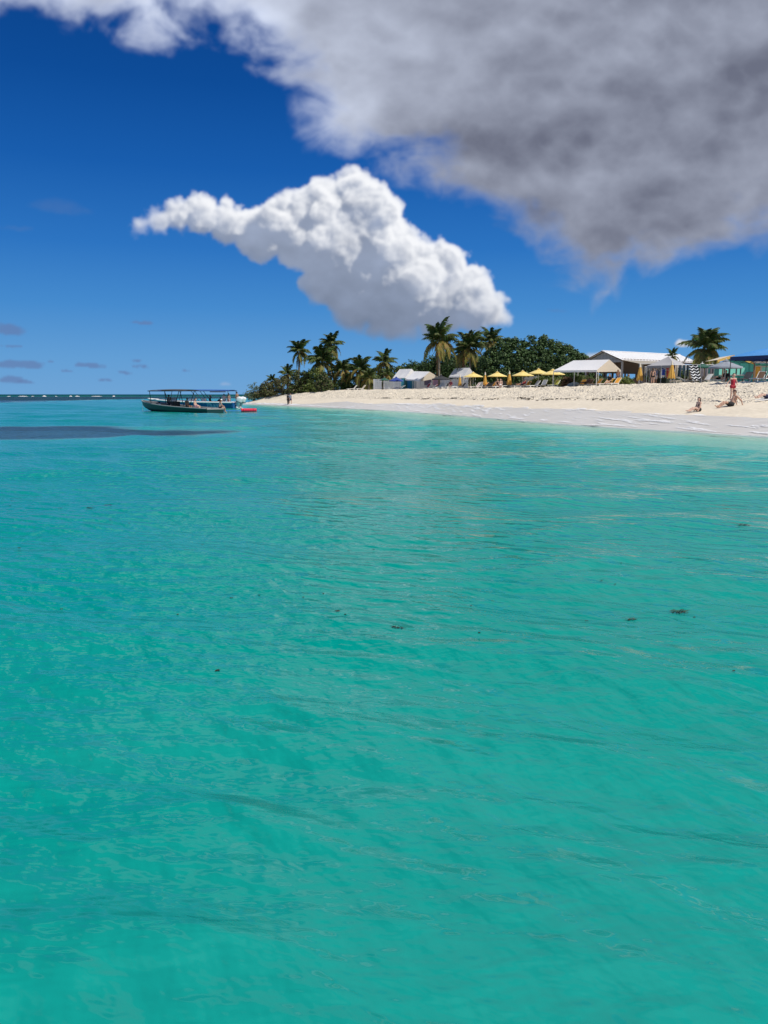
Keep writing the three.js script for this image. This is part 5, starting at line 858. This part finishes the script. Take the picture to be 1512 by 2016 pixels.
{ // red roll and blue mat afloat
  const p = onSea(490, 811), t = thing('foam_roll', 'red rolled foam float on the water behind the boats', 'float', V(p.x, 0.17, p.z), 0.08), g = sheet(30, 28, (u, v) => { const a = v * 6.28318, r = 0.20 * (1 + 0.05 * Math.sin(u * 40)) * (u < 0.02 || u > 0.98 ? 0.86 : 1); return V((u - 0.5) * 1.6, Math.sin(a) * r, Math.cos(a) * r); }); part('roll', g, stdMat(0.62, 0.02, 0.06, 0.6), t);
  for (const s of [-1, 1]) { const c = []; for (let k = 0; k < 3; k++) { const tr = new THREE.TorusGeometry(0.05 + 0.055 * k, 0.022, 6, 20); tr.rotateY(Math.PI / 2); tr.translate(s * 0.79, 0, 0); c.push(tr); } part('spiral_end', merged(c), stdMat(0.5, 0.02, 0.05, 0.7), t); } for (const x of [-0.5, 0.5]) { const tr = new THREE.TorusGeometry(0.215, 0.02, 6, 24); tr.rotateY(Math.PI / 2); tr.translate(x, 0, 0); part('strap', tr, stdMat(0.4, 0.01, 0.04, 0.7), t); }
  const q = onSea(447, 811), m = thing('floating_mat', 'flat blue floating mat trailing between boat and red roll', 'mat', V(q.x, 0.0, q.z), 0.05); part('mat', sheet(30, 6, (u, v) => V((u - 0.5) * 2.9, 0.09 + 0.05 * Math.sin(u * 9 + 1) * (0.4 + u * (1 - u) * 2), (v - 0.5) * 1.0)), stdMat(0.01, 0.12, 0.42, 0.6, { side: THREE.DoubleSide }), m); part('mat_edge', new THREE.TubeGeometry(new THREE.CatmullRomCurve3([V(-1.45, 0.11, 0.5), V(0, 0.13, 0.5), V(1.45, 0.11, 0.5), V(1.45, 0.11, -0.5), V(0, 0.13, -0.5), V(-1.45, 0.11, -0.5)], true), 60, 0.035, 6), stdMat(0.02, 0.18, 0.5, 0.6), m);
}
// ---------------------------------------------------------------- people on the beach
const sandAt = (px, py) => { const p = onLand(px, py); return V(p.x, land(p.x, p.z), p.z); };
const L0 = (n, o = {}) => pose(n, o), mv = (l, dx, dy, dz) => l.map((p, i) => [p[0] + dx * i, p[1] + dy * i, p[2] + dz * i]);
person('woman in black bikini sitting at the water edge, back half turned', sandAt(1376, 811).add(V(0, 0.02, 0)), Math.PI + 0.25, L0('beachWoman'), { h: 0.95, skin: PALE_SKIN, hair: HAIR, hairLong: 1, wear: [['briefs', BLACK], ['top', BLACK]] });
person('man in dark trunks and cap sitting on sand, leaning back on one arm', sandAt(1440, 800).add(V(0, 0.0, 0)), Math.PI + 0.12, L0('beachMan'), { h: 1.02, fat: 1.2, skin: SKIN, hair: BROWN_HAIR, wear: [['shorts', BLACK], ['cap', stdMat(0.06, 0.02, 0.02, 0.8)]] });
{ const P = pose('stand'), a = [[-0.01, 1.41, 0.18], [-0.08, 1.16, 0.34], [0.02, 0.98, 0.48], [0.06, 0.88, 0.58]]; P.armR = a; P.armL = [[-0.01, 1.41, -0.18], [0.0, 1.13, -0.30], [0.12, 1.0, -0.16], [0.16, 0.98, -0.03]]; person('woman in a red swimsuit standing on the beach behind the seated man', sandAt(1441, 789), -1.35, P, { h: 0.97, skin: PALE_SKIN, hair: BROWN_HAIR, wear: [['onepiece', RED]] }); }
{ const p = sandAt(1513, 786); person('person lying on a white towel at right edge of the beach', p.clone().add(V(0, 0.04, 0)), Math.PI + 0.2, L0('lie'), { skin: PALE_SKIN, hair: HAIR, wear: [['shorts', NAVY]] }); const t = thing('beach_towel', 'white towel spread on sand under the lying person', 'towel', p, Math.PI + 0.2); t.rotation.z = 0.0; part('cloth', sheet(14, 8, (u, v) => { const x = lerp(-0.95, 1.2, u), z = (v - 0.5) * 1.1, w = V(x, 0, z).applyAxisAngle(V(0, 1, 0), Math.PI + 0.2).add(p); return V(x, land(w.x, w.z) - p.y + 0.045 + 0.02 * noise3(u * 6, v * 5, 1), z); }), M.whiteSling, t); }
// the walkers on the wet sand
{ const P = pose('stand'); P.legL = [[0, 0.91, -0.09], [0.18, 0.52, -0.10], [0.12, 0.09, -0.10], [0.30, 0.04, -0.12]]; P.legR = [[0, 0.91, 0.09], [-0.05, 0.5, 0.10], [-0.25, 0.13, 0.10], [-0.10, 0.03, 0.12]];
  person('walker in dark full-length clothes at the far waterline', sandAt(567.5, 797), Math.PI - 0.9, pose('stand'), { skin: TAN_SKIN, hair: HAIR, wear: [['shirt', BLACK], ['trousers', BLACK]] });
  person('walker in blue-grey shirt and shorts close beside the dark one', sandAt(571.8, 796.5), -0.8, P, { skin: SKIN, hair: HAIR, wear: [['shirt', GREY], ['shorts', NAVY]] }); }
// on and between the sunbeds
const onBed = (px, off, y = 0.42) => { const p = plantAt(px, crestD(px) + off); p.y += y; return p; };
person('shirtless man in dark shorts standing at right end of the marquee', onBed(1215, 2.2, 0.05), -2.4, pose('stand'), { skin: TAN_SKIN, hair: HAIR, wear: [['shorts', BLACK]] });
person('woman in dark bikini standing in front of the gazebo table', onBed(1283.5, 0.9, 0.05), 1.3, pose('stand'), { h: 0.95, skin: SKIN, hair: BROWN_HAIR, hairLong: 1, wear: [['briefs', BLACK], ['top', BLACK]] });
person('person in blue and white top behind the bikini woman at gazebo', onBed(1289, 2.2, 0.05), -1.2, pose('stand'), { skin: SKIN, hair: HAIR, wear: [['shirt', stdMat(0.28, 0.34, 0.55, 0.8)], ['shorts', WHITE_C]] });
person('dark-haired person in dark top sitting among orange sunbeds', onBed(1199, 1.0), Math.PI + 0.6, pose('sit'), { skin: PALE_SKIN, hair: HAIR, hairLong: 1, wear: [['shirt', BLACK]] });
person('person in brown reclining under the marquee', onBed(1153, 1.5), Math.PI + 0.5, pose('recline'), { skin: DARK_SKIN, hair: HAIR, wear: [['shirt', stdMat(0.09, 0.045, 0.04, 0.8)], ['shorts', BLACK]] });
person('person in dark red sitting before the white pickets', onBed(887, 1.4), -2.0, pose('sit'), { skin: TAN_SKIN, hair: HAIR, wear: [['shirt', stdMat(0.14, 0.015, 0.03, 0.8)], ['shorts', NAVY]] });
person('person in orange swimwear sitting under the second yellow parasol, left', onBed(979, 1.0), -1.6, pose('sit'), { skin: SKIN, hair: HAIR, wear: [['onepiece', stdMat(0.05, 0.02, 0.02, 0.8)]] });
person('pale person sitting under the second yellow parasol, right', onBed(985, 1.3), -1.7, pose('sit'), { skin: PALE_SKIN, hair: BROWN_HAIR, wear: [['shorts', WHITE_C]] });
person('person in red reclining under the middle yellow parasol', onBed(1028, 1.2), Math.PI + 0.5, pose('recline'), { skin: TAN_SKIN, hair: HAIR, wear: [['shirt', stdMat(0.36, 0.05, 0.05, 0.8)], ['shorts', NAVY]] });
person('sunburnt person lying on the long yellow sunbed', onBed(1413, 1.0, 0.40), Math.PI + 0.55, pose('lie'), { skin: PALE_SKIN, hair: HAIR, wear: [['shorts', BLACK]] });
person('person in black sitting behind the long yellow sunbed', onBed(1427, 2.4, 0.3), -2.2, pose('sit'), { skin: TAN_SKIN, hair: HAIR, wear: [['shirt', BLACK], ['shorts', BLACK]] });
person('bar guest in pale shirt seated by the hedge', onBed(1236, 6.5, 0.5), -0.6, pose('sit'), { skin: TAN_SKIN, hair: [0.3, 0.3, 0.3], wear: [['shirt', stdMat(0.45, 0.47, 0.45, 0.8)], ['shorts', NAVY]] });
// grey heaped beanbag by the rusty shrub, and a dark bar table
{ const p = plantAt(1127, crestD(1127) + 1), t = thing('bean_bag', 'slumped blue-grey bean bag beside the rusty shrub', 'bean bag', p), g = new THREE.SphereGeometry(0.6, 24, 16), q = g.attributes.position; for (let i = 0; i < q.count; i++) { const x = q.getX(i), y = q.getY(i), z = q.getZ(i), n = 1 + 0.16 * noise3(x * 3, y * 3, z * 3); q.setXYZ(i, x * 1.25 * n + 0.2 * y, Math.max(-0.1, y * 0.7 * n + 0.22 + 0.15 * x), z * n); } g.computeVertexNormals(); part('bag', g, stdMat(0.16, 0.21, 0.24, 0.9), t); part('handle', (() => { const r = new THREE.TorusGeometry(0.08, 0.015, 6, 14); r.translate(0.35, 0.72, 0); return r; })(), M.dark, t); }
// ---------------------------------------------------------------- weed afloat
const weedMat = stdMat(0.014, 0.016, 0.008, 0.7, { side: THREE.DoubleSide }), weedLight = stdMat(0.045, 0.045, 0.014, 0.7, { side: THREE.DoubleSide });
function floatingWeed(label, px, py, len, o = {}) {
  const p = onSea(px, py), w = seaAt(p.x, p.z, 0.05), L = len / LENS * Math.hypot(p.x, p.z, EYE) * 1.0, t = thing('floating_seaweed', label, 'seaweed', V(p.x, w[1], p.z), rr(-0.35, 0.35), 'scraps of seaweed afloat'), st = [], n = (o.n ?? 7) + 1;
  for (let k = 0; k < n; k++) { const a = rr(-0.5, 0.5) + (k % 2 ? Math.PI : 0), l = L * rr(0.3, 0.62), c = rr(-0.8, 0.8), wd = Math.max(0.010, L * 0.08) * rr(0.7, 1.5), ox = rr(-0.15, 0.15) * L, oz = rr(-0.2, 0.2) * L; st.push(sheet(8, 1, (u, v) => { const b = a + c * u; return V(ox + Math.cos(b) * l * u, 0.007 + 0.03 * L * (1 + Math.sin(u * 7 + k)) * (o.tall ?? 1), oz + Math.sin(b) * l * u * 0.8 + (v - 0.5) * wd * Math.sin(Math.PI * (0.12 + 0.85 * u)) * (1 + 0.5 * Math.sin(u * 25))); })); }
  part('fronds', mergeGeometries(st), o.mat ?? weedMat, t);
  const bl = []; for (let k = 0; k < n; k++) { const g = new THREE.SphereGeometry(Math.max(0.004, L * 0.02), 6, 5); g.translate(rr(-0.4, 0.4) * L, 0.006, rr(-0.15, 0.15) * L); bl.push(g); } part('bladders', merged(bl), weedLight, t); return t;
}
floatingWeed('largest tuft of brown seaweed afloat, right side of the water', 1338, 1193, 34, { n: 16, mat: weedLight, tall: 1.6 });
floatingWeed('long thin brown weed left of the largest tuft', 1243, 1207, 24, { n: 6, mat: weedLight });
floatingWeed('dark branching weed near the right edge of the water', 1463, 1041, 26, { n: 8 });
floatingWeed('dark curved weed alone in the centre of the water', 783, 1230, 26, { n: 8 });
floatingWeed('flat dark weed patch at left, right one of a pair', 213, 1000, 16, { n: 12, tall: 0.3 });
floatingWeed('flat dark weed streak at left, left one of a pair', 175, 1004, 19, { n: 8, tall: 0.3 });
floatingWeed('small branching weed just left of the central dark weed', 664, 1201, 13, { n: 6 });
floatingWeed('lone small weed low in the water at left centre', 429, 1314, 13, { n: 5 });
floatingWeed('small weed hanging upright near the left edge', 38, 1074, 7, { n: 4 });
floatingWeed('dark speck of weed off the beach, highest in the water', 833, 956, 6, { n: 4 });
const NTH = ['farthest', 'second farthest', 'third farthest', 'fourth farthest', 'fifth farthest', 'sixth farthest', 'seventh farthest', 'eighth farthest', 'ninth farthest', 'tenth farthest', 'eleventh farthest', 'twelfth farthest'], scraps = [[24, 988, 8], [20, 997, 7], [118, 1004, 10], [400, 1075, 9], [689, 1076, 12], [735, 1077, 8], [455, 1167, 8], [510, 1164, 6], [597, 1170, 6], [680, 1208, 5], [928, 1186, 5], [985, 966, 4], [1155, 1210, 8], [1185, 1142, 10], [1210, 1147, 8], [944, 1242, 6], [120, 1186, 6], [349, 1193, 5], [217, 1024, 6], [254, 1029, 4], [668, 947, 4], [686, 951, 5], [636, 1164, 5], [1267, 1007, 6], [1367, 1203, 6], [1222, 1112, 4], [1445, 1315, 6]];
for (const [zone, x0, x1] of [['left third', -1, 504], ['middle third', 504, 1008], ['right third', 1008, 1513]]) scraps.filter((q) => q[0] >= x0 && q[0] < x1).sort((p, q) => p[1] - q[1]).forEach(([x, y, l], i) => floatingWeed(`tiny weed scrap in ${zone} of the water, ${NTH[i]} from the camera`, x, y, l * 0.8, { n: 2 }));
// ---------------------------------------------------------------- surf on the far reef
const FROM = ['leftmost', 'second from the left', 'third from the left', 'fourth from the left', 'fifth from the left', 'fourth from the right', 'third from the right', 'second from the right', 'rightmost'];
for (const [nth, [px, w, h]] of [[17, 8, 1], [45, 20, 1.4], [64, 6, 1], [87, 9, 2], [110, 5, 1], [139, 6, 2], [152, 10, 1.6], [190, 22, 1.2], [224, 5, 2.2]].entries()) {
  const d = 640, p = at(px, 776, d), W = w / LENS * d, H = h / LENS * d * 0.9, s = thing('breaking_wave', `white wave breaking on the far reef at the horizon, ${FROM[nth]}`, 'wave', V(p.x, 0, p.z), 0, 'waves breaking on the far reef');
  part('crest', sheet(24, 6, (u, v) => { const a = v * Math.PI, e = Math.pow(Math.sin(Math.PI * clamp(u, 0.01, 0.99)), 0.6) * (0.6 + 0.7 * Math.abs(noise3(u * 6, px, 1))); return V((u - 0.5) * W, Math.sin(a) * H * e, Math.cos(a) * H * 1.6 * e); }), stdMat(0.82, 0.83, 0.84, 0.9, { side: THREE.DoubleSide }), s);
}
scene.traverse((o) => { if (o.isMesh) { o.castShadow = true; o.receiveShadow = true; } });
renderer.render(scene, camera);
